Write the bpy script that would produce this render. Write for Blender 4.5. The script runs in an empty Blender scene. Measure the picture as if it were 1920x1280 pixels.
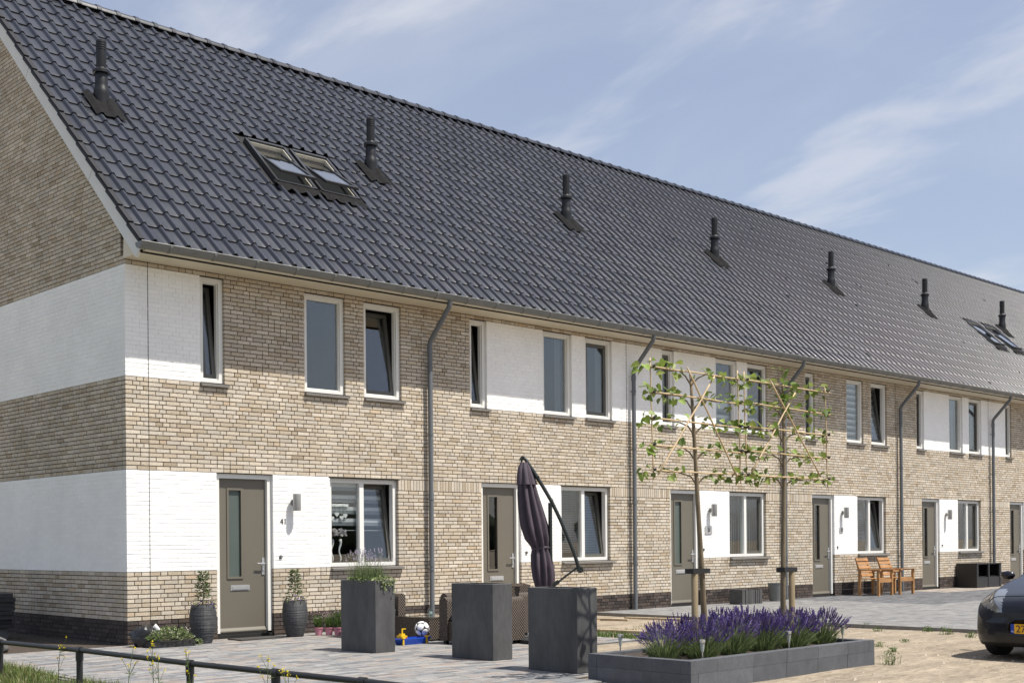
import bpy, bmesh, math, random
from math import sin, cos, pi, radians, atan, sqrt
from mathutils import Vector, Matrix, noise
random.seed(11)
R = random.random
U = random.uniform
sc = bpy.context.scene
col = sc.collection

# ------------------------------------------------------------------ camera
CAM = Vector((-7.977, -15.597, 1.339))
YAW, ROLL = 0.7992, -0.0089
cd = bpy.data.cameras.new('camera')
cam = bpy.data.objects.new('camera', cd)
col.objects.link(cam)
_d = Vector((cos(YAW), sin(YAW), 0))
_r = Vector((sin(YAW), -cos(YAW), 0))
_u = Vector((0, 0, 1))
_r2 = cos(ROLL) * _r + sin(ROLL) * _u
_u2 = -sin(ROLL) * _r + cos(ROLL) * _u
cam.matrix_world = Matrix(((_r2.x, _u2.x, -_d.x, CAM.x), (_r2.y, _u2.y, -_d.y, CAM.y), (_r2.z, _u2.z, -_d.z, CAM.z), (0, 0, 0, 1)))
cd.sensor_width = 36
cd.lens = 36 * 2343.9 / 1920
cd.shift_y = (1015.55 - 640) / 1920
cd.clip_start = 0.1
cd.clip_end = 3000
sc.camera = cam

# ------------------------------------------------------------------ sky, sun, exposure
SUN = Vector((0.45, -1.0, 2.1)).normalized()      # direction towards the sun
EL = math.asin(SUN.z)
AZ = math.atan2(SUN.x, SUN.y)
w = bpy.data.worlds.new('World')
sc.world = w
w.use_nodes = True
nt = w.node_tree
nt.nodes.clear()
def N(tree, typ, **kw):
    n = tree.nodes.new(typ)
    for k, v in kw.items():
        setattr(n, k, v)
    return n
def math_node(tree, op, a, b=None, c=None):
    n = N(tree, 'ShaderNodeMath', operation=op)
    for i, x in enumerate((a, b, c)):
        if x is None: continue
        if isinstance(x, (int, float)): n.inputs[i].default_value = x
        else: tree.links.new(x, n.inputs[i])
    return n.outputs[0]
sky = N(nt, 'ShaderNodeTexSky', sky_type='NISHITA', sun_disc=False, sun_elevation=EL, sun_rotation=AZ)
sky.air_density = 1.0; sky.dust_density = 1.6; sky.ozone_density = 1.0; sky.altitude = 0
tcw = N(nt, 'ShaderNodeTexCoord')
sep = N(nt, 'ShaderNodeSeparateXYZ'); nt.links.new(tcw.outputs['Generated'], sep.inputs[0])
zz = math_node(nt, 'ADD', math_node(nt, 'MAXIMUM', sep.outputs[2], 0.0), 0.22)
cx_ = math_node(nt, 'DIVIDE', sep.outputs[0], zz); cy_ = math_node(nt, 'DIVIDE', sep.outputs[1], zz)
cmb = N(nt, 'ShaderNodeCombineXYZ'); nt.links.new(cx_, cmb.inputs[0]); nt.links.new(cy_, cmb.inputs[1]); cmb.inputs[2].default_value = 3.1
def cloud(scale, lo, hi, rough, dist, sx, sy, ox=0.0, oy=0.0):
    mp = N(nt, 'ShaderNodeMapping'); nt.links.new(cmb.outputs[0], mp.inputs[0]); mp.inputs['Scale'].default_value = (sx, sy, 1); mp.inputs['Location'].default_value = (ox, oy, 0)
    nz = N(nt, 'ShaderNodeTexNoise'); nt.links.new(mp.outputs[0], nz.inputs['Vector'])
    nz.inputs['Scale'].default_value = scale; nz.inputs['Detail'].default_value = 9; nz.inputs['Roughness'].default_value = rough; nz.inputs['Distortion'].default_value = dist
    mr = N(nt, 'ShaderNodeMapRange', clamp=True, interpolation_type='SMOOTHSTEP'); nt.links.new(nz.outputs['Fac'], mr.inputs[0])
    mr.inputs[1].default_value = lo; mr.inputs[2].default_value = hi
    return mr.outputs[0]
SKS = 0.105                                          # background strength
hs = N(nt, 'ShaderNodeHueSaturation'); nt.links.new(sky.outputs[0], hs.inputs['Color']); hs.inputs['Saturation'].default_value = 1.0
veil = N(nt, 'ShaderNodeMix', data_type='RGBA'); veil.inputs[0].default_value = 0.45          # thin even high haze
nt.links.new(hs.outputs[0], veil.inputs[6]); veil.inputs[7].default_value = (3.2, 3.4, 4.2, 1)
c1 = math_node(nt, 'MULTIPLY', cloud(2.0, 0.40, 0.72, 0.55, 0.4, 1.0, 0.8, 0.2, 0.4), 0.24)
CLO = (0.52, 8.67)
c2 = math_node(nt, 'MULTIPLY', cloud(2.6, 0.52, 0.70, 0.54, 0.35, 1.5, 0.7, CLO[0], CLO[1]), 0.48)
cf = math_node(nt, 'MINIMUM', math_node(nt, 'ADD', c1, c2), 0.85)
mixc = N(nt, 'ShaderNodeMix', data_type='RGBA'); nt.links.new(cf, mixc.inputs[0])
nt.links.new(veil.outputs[2], mixc.inputs[6]); mixc.inputs[7].default_value = (5.0, 5.1, 5.4, 1)
bg = N(nt, 'ShaderNodeBackground'); nt.links.new(mixc.outputs[2], bg.inputs[0]); bg.inputs[1].default_value = SKS
wo = N(nt, 'ShaderNodeOutputWorld'); nt.links.new(bg.outputs[0], wo.inputs[0])

sl = bpy.data.lights.new('sun', 'SUN')
sl.energy = 4.5; sl.angle = radians(0.53); sl.color = (1.0, 0.95, 0.87)
so = bpy.data.objects.new('sun', sl); col.objects.link(so)
so.rotation_euler = SUN.to_track_quat('Z', 'Y').to_euler()
so.location = (0, -20, 30)
vs = sc.view_settings
vs.view_transform = 'Standard'; vs.look = 'None'; vs.exposure = 0.60; vs.gamma = 1.0; vs.use_curve_mapping = False
sc.render.engine = 'CYCLES'
sc.cycles.max_bounces = 8; sc.cycles.transparent_max_bounces = 16; sc.cycles.glossy_bounces = 4; sc.cycles.diffuse_bounces = 4
sc.render.resolution_x = 1024; sc.render.resolution_y = 682

# ------------------------------------------------------------------ materials
MAT = {}
def srgb(r, g, b):
    f = lambda c: ((c / 255 + 0.055) / 1.055) ** 2.4 if c > 10 else c / 255 / 12.92
    return (f(r), f(g), f(b))
def mk(name, c, rough=0.7, var=0.12, vs_=6.0, var2=0.0, vs2=60.0, bump=0.0, bs=60.0, metal=0.0, spec=0.5, attr=False, ocol=False,
       coat=0.0, transl=0.0, stretch=None, rvar=0.0):
    m = bpy.data.materials.new(name); m.use_nodes = True
    t = m.node_tree; L = t.links
    b = t.nodes['Principled BSDF']
    b.inputs['Roughness'].default_value = rough; b.inputs['Metallic'].default_value = metal
    b.inputs['Specular IOR Level'].default_value = spec
    if coat: b.inputs['Coat Weight'].default_value = coat; b.inputs['Coat Roughness'].default_value = 0.10 if name == 'tile' else 0.04
    geo = N(t, 'ShaderNodeNewGeometry')
    vec = geo.outputs['Position']
    if stretch:
        mp = N(t, 'ShaderNodeMapping'); L.new(vec, mp.inputs[0]); mp.inputs['Scale'].default_value = stretch; vec = mp.outputs[0]
    def nz(scale, det=4, ro=0.55):
        n = N(t, 'ShaderNodeTexNoise'); L.new(vec, n.inputs['Vector'])
        n.inputs['Scale'].default_value = scale; n.inputs['Detail'].default_value = det; n.inputs['Roughness'].default_value = ro
        return n.outputs['Fac']
    cur = None
    rgb = N(t, 'ShaderNodeRGB'); rgb.outputs[0].default_value = (*c, 1); cur = rgb.outputs[0]
    def mulv(cur, fac, amt):
        mr = N(t, 'ShaderNodeMapRange'); L.new(fac, mr.inputs[0]); mr.inputs[1].default_value = 0.3; mr.inputs[2].default_value = 0.7
        mr.inputs[3].default_value = 1 - amt; mr.inputs[4].default_value = 1 + amt
        vm = N(t, 'ShaderNodeVectorMath', operation='SCALE'); L.new(cur, vm.inputs[0]); L.new(mr.outputs[0], vm.inputs['Scale'])
        return vm.outputs[0]
    if attr:
        a = N(t, 'ShaderNodeAttribute'); a.attribute_name = 'tone'
        vm = N(t, 'ShaderNodeVectorMath', operation='MULTIPLY'); L.new(cur, vm.inputs[0]); L.new(a.outputs['Color'], vm.inputs[1]); cur = vm.outputs[0]
    if ocol:
        oi = N(t, 'ShaderNodeObjectInfo')
        vm = N(t, 'ShaderNodeVectorMath', operation='MULTIPLY'); L.new(cur, vm.inputs[0]); L.new(oi.outputs['Color'], vm.inputs[1]); cur = vm.outputs[0]
    if var: cur = mulv(cur, nz(vs_), var)
    if var2: cur = mulv(cur, nz(vs2, 3), var2)
    L.new(cur, b.inputs['Base Color'])
    if rvar:
        mr = N(t, 'ShaderNodeMapRange'); L.new(nz(vs_ * 0.7), mr.inputs[0]); mr.inputs[1].default_value = 0.3; mr.inputs[2].default_value = 0.7
        mr.inputs[3].default_value = rough - rvar; mr.inputs[4].default_value = rough + rvar; L.new(mr.outputs[0], b.inputs['Roughness'])
    if bump:
        bp = N(t, 'ShaderNodeBump'); bp.inputs['Strength'].default_value = 1.0; bp.inputs['Distance'].default_value = bump
        L.new(nz(bs, 5), bp.inputs['Height']); L.new(bp.outputs[0], b.inputs['Normal'])
    if transl:
        out = t.nodes['Material Output']
        tr = N(t, 'ShaderNodeBsdfTranslucent'); L.new(cur, tr.inputs[0])
        mx = N(t, 'ShaderNodeMixShader'); mx.inputs[0].default_value = transl
        L.new(b.outputs[0], mx.inputs[1]); L.new(tr.outputs[0], mx.inputs[2]); L.new(mx.outputs[0], out.inputs[0])
    MAT[name] = m
    return m
def mk_glass(name, tint=(0.9, 0.95, 0.95), ior=1.75, rough=0.0, base=0.0):
    m = bpy.data.materials.new(name); m.use_nodes = True
    t = m.node_tree; t.nodes.clear(); L = t.links
    out = N(t, 'ShaderNodeOutputMaterial')
    tr = N(t, 'ShaderNodeBsdfTransparent'); tr.inputs[0].default_value = (*tint, 1)
    gl = N(t, 'ShaderNodeBsdfGlossy'); gl.inputs['Roughness'].default_value = rough; gl.inputs[0].default_value = (1, 1, 1, 1)
    lw = N(t, 'ShaderNodeLayerWeight'); lw.inputs[0].default_value = 0.5
    r0 = ((ior - 1) / (ior + 1)) ** 2 + base
    f = math_node(t, 'MULTIPLY_ADD', math_node(t, 'POWER', lw.outputs['Facing'], 4.0), 1 - r0, r0)
    mx = N(t, 'ShaderNodeMixShader'); L.new(f, mx.inputs[0]); L.new(tr.outputs[0], mx.inputs[1]); L.new(gl.outputs[0], mx.inputs[2])
    L.new(mx.outputs[0], out.inputs[0]); MAT[name] = m
    return m
def mk_weave(name, c, scale):
    m = mk(name, c, rough=0.5, var=0.25, vs_=40)
    t = m.node_tree; L = t.links; b = t.nodes['Principled BSDF']
    tc = N(t, 'ShaderNodeNewGeometry')
    sp = N(t, 'ShaderNodeSeparateXYZ'); L.new(tc.outputs['Position'], sp.inputs[0])
    h = math_node(t, 'ADD', sp.outputs[0], sp.outputs[1])
    s1 = math_node(t, 'SINE', math_node(t, 'MULTIPLY', h, scale))
    s2 = math_node(t, 'SINE', math_node(t, 'MULTIPLY', sp.outputs[2], scale))
    k = math_node(t, 'MULTIPLY', s1, s2)
    bp = N(t, 'ShaderNodeBump'); bp.inputs['Distance'].default_value = 0.006; L.new(k, bp.inputs['Height']); L.new(bp.outputs[0], b.inputs['Normal'])
    return m

mk('brick', (1.0, 0.99, 0.985), 0.9, var=0.10, vs_=1.1, var2=0.26, vs2=60, bump=0.004, bs=120, attr=True, ocol=True, spec=0.25)
mk('mortar', (0.085, 0.060, 0.038), 0.95, var=0.2, vs_=9, spec=0.1)
mk('plinth', (0.062, 0.050, 0.045), 0.8, var=0.2, vs_=18, var2=0.2, vs2=70, bump=0.003, bs=110, attr=True, spec=0.3)
mk('plinth_mortar', (0.035, 0.03, 0.027), 0.95, var=0.15)
mk('painted', (0.88, 0.872, 0.845), 0.75, var=0.045, vs_=1.3, bump=0.004, bs=70, attr=True, spec=0.3)
mk('frame_white', (0.74, 0.73, 0.69), 0.4, var=0.02)
mk('sash_grey', (0.085, 0.082, 0.07), 0.4, var=0.05)
mk('door_olive', (0.138, 0.124, 0.097), 0.42, var=0.03, vs_=2)
mk('dark_gap', (0.012, 0.011, 0.010), 0.9, var=0.1)
mk('sill_stone', (0.17, 0.16, 0.145), 0.55, var=0.1, vs_=20)
mk('alu', (0.55, 0.55, 0.55), 0.3, var=0.04, metal=0.6)
mk('lamp_grey', (0.34, 0.34, 0.33), 0.4, var=0.04, metal=0.3)
mk('zinc', (0.17, 0.175, 0.17), 0.5, var=0.10, vs_=5, metal=0.25, rvar=0.08)
mk('pipe_pvc', (0.12, 0.13, 0.14), 0.45, var=0.06, vs_=4)
mk('soffit_cream', (0.66, 0.60, 0.47), 0.6, var=0.03, vs_=2)
mk('barge', (0.68, 0.675, 0.65), 0.6, var=0.04, vs_=3)
mk('tile', (0.019, 0.021, 0.028), 0.33, var=0.12, vs_=3.0, var2=0.1, vs2=30, bump=0.0008, bs=50, attr=True, ocol=True, spec=0.62, rvar=0.06, coat=0.20)
mk('verge', (0.018, 0.018, 0.021), 0.6, var=0.15, ocol=True, spec=0.3)
mk('felt', (0.012, 0.012, 0.013), 0.9, var=0.1)
mk('flue_black', (0.008, 0.008, 0.009), 0.42, var=0.1)
mk('lead', (0.012, 0.0118, 0.012), 0.9, var=0.25, vs_=12, bump=0.004, bs=25, spec=0.15)
mk('skyframe', (0.05, 0.052, 0.056), 0.35, var=0.05, metal=0.4)
mk('skylining', (0.46, 0.44, 0.37), 0.5, var=0.08)
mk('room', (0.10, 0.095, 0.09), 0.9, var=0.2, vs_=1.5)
mk_glass('glass', (0.92, 0.94, 0.94), 1.5, 0.0, 0.045)
mk('glass_frost', (0.085, 0.105, 0.095), 0.28, var=0.08, vs_=2, spec=0.6)
mk_glass('glass_roof', (0.75, 0.78, 0.78), 1.5, 0.0, 0.22)
mk_glass('glass_clear', (0.93, 0.96, 0.95), 1.5, 0.0, 0.0)
mk('blind_white', (0.80, 0.81, 0.82), 0.8, var=0.04, transl=0.3)
mk('blind_grey', (0.26, 0.28, 0.30), 0.8, var=0.04, transl=0.3)
mk('curtain_green', (0.50, 0.58, 0.56), 0.8, var=0.08, transl=0.3)
mk('white_plastic', (0.78, 0.78, 0.76), 0.35, var=0.03)
mk('black_text', (0.03, 0.03, 0.03), 0.6, var=0.0)
mk('paver', (1, 1, 1), 0.85, var=0.14, vs_=5, var2=0.12, vs2=40, bump=0.004, bs=60, attr=True, ocol=True, spec=0.25)
mk('joint_sand', (0.20, 0.18, 0.15), 0.95, var=0.15, vs_=20)
mk('sand', (0.275, 0.230, 0.175), 0.95, stretch=(0.55, 1.5, 1), var=0.24, vs_=1.6, var2=0.20, vs2=12, bump=0.05, bs=7, spec=0.1)
mk('pebble', (0.40, 0.34, 0.27), 0.9, var=0.3, vs_=9)
mk('concrete_dark', (0.070, 0.070, 0.070), 0.62, stretch=(1, 1, 0.35), var=0.26, vs_=5, var2=0.10, vs2=26, bump=0.002, bs=40, spec=0.4, rvar=0.1)
mk('block_grey', (1, 1, 1), 0.7, var=0.14, vs_=9, var2=0.12, vs2=90, bump=0.003, bs=120, attr=True, ocol=True, spec=0.35)
mk('soil', (0.055, 0.040, 0.028), 0.95, var=0.4, vs_=22, bump=0.02, bs=40)
mk('pot_dark', (0.050, 0.052, 0.056), 0.6, var=0.15, vs_=20)
mk('pink', (0.55, 0.23, 0.30), 0.5, var=0.06)
mk('leaf', (1, 1, 1), 0.5, var=0.15, vs_=30, attr=True, ocol=True, transl=0.35, spec=0.4)
mk('flower', (1, 1, 1), 0.7, var=0.15, vs_=40, attr=True, ocol=True, transl=0.25, spec=0.2)
mk('bark', (0.16, 0.125, 0.078), 0.85, var=0.25, vs_=25, bump=0.006, bs=50, stretch=(1, 1, 0.25))
mk('stake_wood', (0.24, 0.185, 0.11), 0.8, var=0.2, vs_=14, stretch=(1, 1, 0.15), bump=0.003, bs=60)
mk('bamboo', (0.48, 0.36, 0.21), 0.6, var=0.15, vs_=20)
mk('strap', (0.012, 0.012, 0.012), 0.6, var=0.1)
mk('bench_wood', (0.36, 0.185, 0.07), 0.55, var=0.22, vs_=9, stretch=(0.4, 1, 1))
mk('plank_wood', (0.42, 0.33, 0.22), 0.85, var=0.25, vs_=10, stretch=(0.3, 1, 1))
mk_weave('rattan', (0.062, 0.045, 0.032), 150)
mk('black_wicker', (0.012, 0.011, 0.011), 0.5, var=0.15)
mk('black_panel', (0.022, 0.022, 0.022), 0.55, var=0.1)
mk('umb_metal', (0.03, 0.036, 0.034), 0.4, var=0.06, metal=0.3)
mk('umb_fabric', (0.066, 0.050, 0.066), 0.85, var=0.12, vs_=8, bump=0.002, bs=300)
mk('rubber', (0.018, 0.018, 0.019), 0.75, var=0.15, vs_=30)
mk('rail_black', (0.018, 0.018, 0.019), 0.42, var=0.12, vs_=15)
mk('toy_blue', (0.015, 0.06, 0.38), 0.3, var=0.03)
mk('toy_yellow', (0.72, 0.46, 0.02), 0.35, var=0.03)
mk('toy_red', (0.5, 0.04, 0.02), 0.35, var=0.03)
mk('ball_white', (0.78, 0.78, 0.78), 0.4, var=0.03)
mk('ball_black', (0.03, 0.03, 0.03), 0.4, var=0.03)
mk('bag_black', (0.016, 0.016, 0.017), 0.28, var=0.1, bump=0.01, bs=22)
mk('doormat', (0.045, 0.043, 0.040), 0.95, var=0.3, vs_=60, bump=0.004, bs=200)
mk('coir', (0.30, 0.21, 0.12), 0.95, var=0.25, vs_=60, bump=0.004, bs=200)
mk('steel', (0.62, 0.62, 0.62), 0.25, var=0.05, metal=0.9)
mk('clear_plastic', (0.55, 0.58, 0.55), 0.3, var=0.05, transl=0.4)
mk('car_paint', (0.006, 0.007, 0.013), 0.3, var=0.05, coat=0.55, spec=0.3)
mk('car_black', (0.012, 0.012, 0.012), 0.45, var=0.08)
mk('car_chrome', (0.75, 0.75, 0.75), 0.12, var=0.0, metal=1.0)
mk('car_lamp', (0.30, 0.31, 0.32), 0.15, var=0.2, vs_=60, metal=0.7, coat=1.0)
mk_glass('car_glass', (0.25, 0.29, 0.29), 1.6, 0.0, 0.04)
mk('plate_yellow', (0.80, 0.42, 0.01), 0.4, var=0.0)
mk('plate_blue', (0.01, 0.05, 0.35), 0.4, var=0.0)
mk('rough_stone', (0.10, 0.098, 0.092), 0.9, var=0.3, vs_=7, bump=0.02, bs=18)
mk('crown_far', (0.030, 0.045, 0.018), 0.9, var=0.4, vs_=1.5, bump=0.25, bs=3)
mk('kerb', (0.20, 0.19, 0.175), 0.85, var=0.15, vs_=8)

# ------------------------------------------------------------------ builders
ORG = {}
def org(o):
    return ORG.get(o.name, Vector((0, 0, 0))) if o else Vector((0, 0, 0))
def tag(o, label=None, cat=None, group=None, kind=None):
    if label: o['label'] = label
    if cat: o['category'] = cat
    if group: o['group'] = group
    if kind: o['kind'] = kind
    return o
def thing(name, label, cat, loc=(0, 0, 0), group=None, rz=0.0):
    o = bpy.data.objects.new(name, None); col.objects.link(o)
    o.empty_display_size = 0.1
    o.location = loc; o.rotation_euler = (0, 0, rz)
    ORG[o.name] = Vector(loc)
    return tag(o, label, cat, group)
class MB:
    def __init__(s):
        s.v = []; s.f = []; s.c = []; s.m = []
    def quad(s, pts, c=(1, 1, 1), m=0):
        n = len(s.v); s.v += [tuple(p) for p in pts]; s.f.append(tuple(range(n, n + len(pts)))); s.c.append(c); s.m.append(m)
    def box(s, x0, x1, y0, y1, z0, z1, c=(1, 1, 1), m=0, back=True):
        n = len(s.v)
        s.v += [(x0, y0, z0), (x1, y0, z0), (x1, y1, z0), (x0, y1, z0), (x0, y0, z1), (x1, y0, z1), (x1, y1, z1), (x0, y1, z1)]
        F = [(0, 1, 5, 4), (1, 2, 6, 5), (3, 0, 4, 7), (4, 5, 6, 7), (0, 3, 2, 1)]
        if back: F.append((2, 3, 7, 6))
        for f in F:
            s.f.append(tuple(n + i for i in f)); s.c.append(c); s.m.append(m)
    def obox(s, cen, ex, ey, ez, c=(1, 1, 1), m=0):
        """oriented box: centre and three half-axis vectors"""
        cen = Vector(cen); ex = Vector(ex); ey = Vector(ey); ez = Vector(ez); n = len(s.v)
        for dz in (-1, 1):
            for dx, dy in ((-1, -1), (1, -1), (1, 1), (-1, 1)):
                s.v.append(tuple(cen + ex * dx + ey * dy + ez * dz))
        for f in [(0, 1, 5, 4), (1, 2, 6, 5), (3, 0, 4, 7), (4, 5, 6, 7), (0, 3, 2, 1), (2, 3, 7, 6)]:
            s.f.append(tuple(n + i for i in f)); s.c.append(c); s.m.append(m)
    def bar(s, a, b, w, h, c=(1, 1, 1), m=0, up=(0, 0, 1)):
        a = Vector(a); b = Vector(b); d = b - a; L = d.length; d.normalize(); up = Vector(up)
        if abs(d.dot(up)) > 0.98: up = Vector((1, 0, 0))
        x = d.cross(up).normalized(); y = x.cross(d).normalized()
        s.obox((a + b) / 2, x * w / 2, y * h / 2, d * L / 2, c, m)
    def tube(s, pts, rad, n=8, c=(1, 1, 1), m=0, caps=True, e=1.0):
        pts = [Vector(p) for p in pts]
        if not isinstance(rad, (list, tuple)): rad = [rad] * len(pts)
        base = len(s.v); ref = None
        for i, p in enumerate(pts):
            t = (pts[min(i + 1, len(pts) - 1)] - pts[max(i - 1, 0)]).normalized()
            if ref is None:
                ref = Vector((0, 0, 1)) if abs(t.z) < 0.9 else Vector((1, 0, 0))
            x = t.cross(ref).normalized(); y = x.cross(t).normalized(); ref = y
            for k in range(n):
                a = 2 * pi * k / n
                s.v.append(tuple(p + (x * cos(a) + y * sin(a) * e) * rad[i]))
        for i in range(len(pts) - 1):
            for k in range(n):
                a = base + i * n + k; b = base + i * n + (k + 1) % n
                s.f.append((a, b, b + n, a + n)); s.c.append(c); s.m.append(m)
        if caps:
            s.f.append(tuple(base + k for k in range(n))[::-1]); s.c.append(c); s.m.append(m)
            e_ = base + (len(pts) - 1) * n
            s.f.append(tuple(e_ + k for k in range(n))); s.c.append(c); s.m.append(m)
    def lathe(s, prof, cen=(0, 0, 0), n=24, c=(1, 1, 1), m=0, cap=True):
        cx, cy, cz = cen; base = len(s.v)
        for r, z in prof:
            for k in range(n):
                a = 2 * pi * k / n; s.v.append((cx + r * cos(a), cy + r * sin(a), cz + z))
        for i in range(len(prof) - 1):
            for k in range(n):
                a = base + i * n + k; b = base + i * n + (k + 1) % n
                s.f.append((a, b, b + n, a + n)); s.c.append(c); s.m.append(m)
        if cap:
            s.f.append(tuple(base + k for k in range(n))[::-1]); s.c.append(c); s.m.append(m)
            e = base + (len(prof) - 1) * n
            s.f.append(tuple(e + k for k in range(n))); s.c.append(c); s.m.append(m)
    def prism(s, poly, axis, a, b, c=(1, 1, 1), m=0):
        """extrude 2-D poly; axis 'x': poly=(y,z); 'y': (x,z); 'z': (x,y)"""
        def P(q, t):
            return (t, q[0], q[1]) if axis == 'x' else (q[0], t, q[1]) if axis == 'y' else (q[0], q[1], t)
        n = len(s.v); k = len(poly)
        s.v += [P(q, a) for q in poly] + [P(q, b) for q in poly]
        s.f.append(tuple(range(n, n + k))); s.f.append(tuple(range(n + k, n + 2 * k))[::-1])
        for i in range(k):
            j = (i + 1) % k; s.f.append((n + i, n + j, n + k + j, n + k + i))
        s.c += [c] * (k + 2); s.m += [m] * (k + 2)
    def build(s, name, mat, parent=None, smooth=False, kind=None, local=False, loc=None, angle=None):
        if not s.f: return None
        o0 = Vector((0, 0, 0)) if local else (org(parent) if parent else Vector(loc or (0, 0, 0)))
        me = bpy.data.meshes.new(name)
        V = s.v if o0.length == 0 else [(a - o0.x, b - o0.y, c - o0.z) for a, b, c in s.v]
        me.from_pydata(V, [], s.f)
        for mm in (mat if isinstance(mat, (list, tuple)) else [mat]): me.materials.append(MAT[mm])
        if any(s.m): me.polygons.foreach_set('material_index', s.m)
        at = me.attributes.new('tone', 'FLOAT_COLOR', 'CORNER')
        fl = []
        for f, c in zip(s.f, s.c): fl += [c[0], c[1], c[2], 1.0] * len(f)
        at.data.foreach_set('color', fl)
        if smooth:
            me.polygons.foreach_set('use_smooth', [True] * len(me.polygons))
            if angle: me.set_sharp_from_angle(angle=radians(angle))
        me.update()
        return link(name, me, parent, kind, None if local or parent else loc)
def link(name, me, parent=None, kind=None, loc=None):
    o = bpy.data.objects.new(name, me); col.objects.link(o)
    if parent:
        o.parent = parent; ORG[o.name] = org(parent)
    elif loc:
        o.location = loc; ORG[o.name] = Vector(loc)
    if kind: o['kind'] = kind
    return o
KIDS = {}
def copy_tree(o, parent=None):
    c = o.copy(); col.objects.link(c); c.parent = parent
    for ch in list(o.children): copy_tree(ch, c)
    return c
def text_mesh(txt, size, mat, parent, name, origin, right, up, depth=0.002, shear=0.0, align='LEFT'):
    cu = bpy.data.curves.new('txt', 'FONT'); cu.body = txt; cu.size = size; cu.extrude = depth; cu.align_x = align; cu.shear = shear
    to = bpy.data.objects.new('txt', cu); col.objects.link(to)
    dg = bpy.context.evaluated_depsgraph_get(); dg.update()
    me = bpy.data.meshes.new_from_object(to.evaluated_get(dg))
    bpy.data.objects.remove(to)
    r_ = Vector(right).normalized(); u_ = Vector(up).normalized(); n_ = r_.cross(u_)
    o_ = Vector(origin) - org(parent)
    me.transform(Matrix(((r_.x, u_.x, n_.x, o_.x), (r_.y, u_.y, n_.y, o_.y), (r_.z, u_.z, n_.z, o_.z), (0, 0, 0, 1))))
    me.materials.clear(); me.materials.append(MAT[mat])
    return link(name, me, parent)
def jit(c, a):
    k = 1 + U(-a, a); return (c[0] * k, c[1] * k, c[2] * k)

# ------------------------------------------------------------------ ground
def sheet(name, poly, z, mat, div=None):
    mb = MB(); mb.quad([(x, y, z) for x, y in poly]); o = mb.build(name, mat); o['kind'] = 'structure'; return o
def sand_ground():
    # one sheet: fine grid near the houses, reaching out to the horizon
    xs = [-1200, -300, -80, -30, -14] + [-12 + 0.5 * i for i in range(60)] + [22, 30, 45, 80, 300, 1200]
    ys = [-1200, -300, -90, -40, -24] + [-20 + 0.5 * i for i in range(42)] + [4, 14, 40, 120, 400, 1200]
    mb = MB(); n = len(xs)
    for y in ys:
        for x in xs:
            k = 1.0 if (-12 < x < 20 and -20 < y < 0.5) else 0.0
            mb.v.append((x, y, -0.026 + k * (0.013 * noise.noise(Vector((x * 0.7, y * 0.7, 0))) + 0.007 * noise.noise(Vector((x * 2.3, y * 2.3, 5))))))
    for j in range(len(ys) - 1):
        for i in range(n - 1):
            mb.f.append((j * n + i, j * n + i + 1, (j + 1) * n + i + 1, (j + 1) * n + i)); mb.c.append((1, 1, 1)); mb.m.append(0)
    o = mb.build('ground', 'sand', smooth=True); o['kind'] = 'structure'
sand_ground()
PAV = [(0.235, 0.228, 0.222), (0.205, 0.202, 0.203), (0.175, 0.178, 0.185), (0.265, 0.245, 0.225), (0.25, 0.215, 0.19), (0.215, 0.212, 0.206), (0.15, 0.153, 0.16), (0.245, 0.242, 0.236)]
PAVG = [(0.17, 0.173, 0.18), (0.19, 0.19, 0.192)]
unit = MB(); unit.box(0, 1, 0, 1, 0, 1); UNIT_PAV = None
def unit_mesh(name, mat, back=True):
    mb = MB(); mb.box(0, 1, 0, 1, 0, 1, back=back); o = mb.build(name, mat); me = o.data; bpy.data.objects.remove(o); return me
def terrace(name, inside, bounds, z, pal, lx, ly, nobj, rot_noise=0.0, pick=None):
    x0, x1, y0, y1 = bounds
    base = MB()
    pcs = []
    j = 0; y = y0
    while y < y1 - 1e-6:
        x = x0 - (lx / 2 if j % 2 else 0) - U(0, 0.02)
        while x < x1:
            L = lx * random.choice((1, 1, 1, 0.75))
            a, b = max(x, x0), min(x + L, x1)
            if b - a > 0.04 and inside((a + b) / 2, y + ly / 2):
                p = pick((a + b) / 2, y) if pick else random.choice(pal)
                pcs.append((a + 0.002, b - 0.002, y + 0.002, y + ly - 0.002, z + U(-0.0015, 0.0015), jit(p, 0.10)))
            x += L
        y += ly; j += 1
    root = None
    bm_ = MB()
    for a, b, c, d, zt, t in pcs:
        bm_.quad([(a - 0.004, c - 0.004, z - 0.008), (b + 0.004, c - 0.004, z - 0.008), (b + 0.004, d + 0.004, z - 0.008), (a - 0.004, d + 0.004, z - 0.008)])
    root = bm_.build(name, 'joint_sand'); root['kind'] = 'structure'
    me = unit_mesh('paver', 'paver')
    pcs.sort(key=lambda q: (Vector((q[0], q[2], 0)) - CAM).length)
    rest = MB(); k = 0
    for a, b, c, d, zt, t in pcs:
        pt = Vector((a, c, 0)) - CAM
        ww = pt.dot(_d); px = pt.dot(_r) / ww
        if k < nobj and ww > 0 and abs(px) < 0.41 and pt.z / ww > -0.117:
            o = bpy.data.objects.new('paver', me); col.objects.link(o); o.parent = root
            o.location = (a, c, zt - 0.05); o.scale = (b - a, d - c, 0.05); o.color = (*t, 1); k += 1
        else:
            rest.box(a, b, c, d, zt - 0.05, zt, t)
    rest.build('pavers', 'paver', root, kind='stuff')
    return root
def in_t1(x, y):
    if x > 5.15: return False
    if x > 3.0 and y < -4.6: return False
    if y < -7.25 and x > 1.02 : return False
    if x > 0.98 and y < -7.3: return False
    if x < -2.15 - 0.06 * (-y): return False
    return y > -9.6
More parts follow.
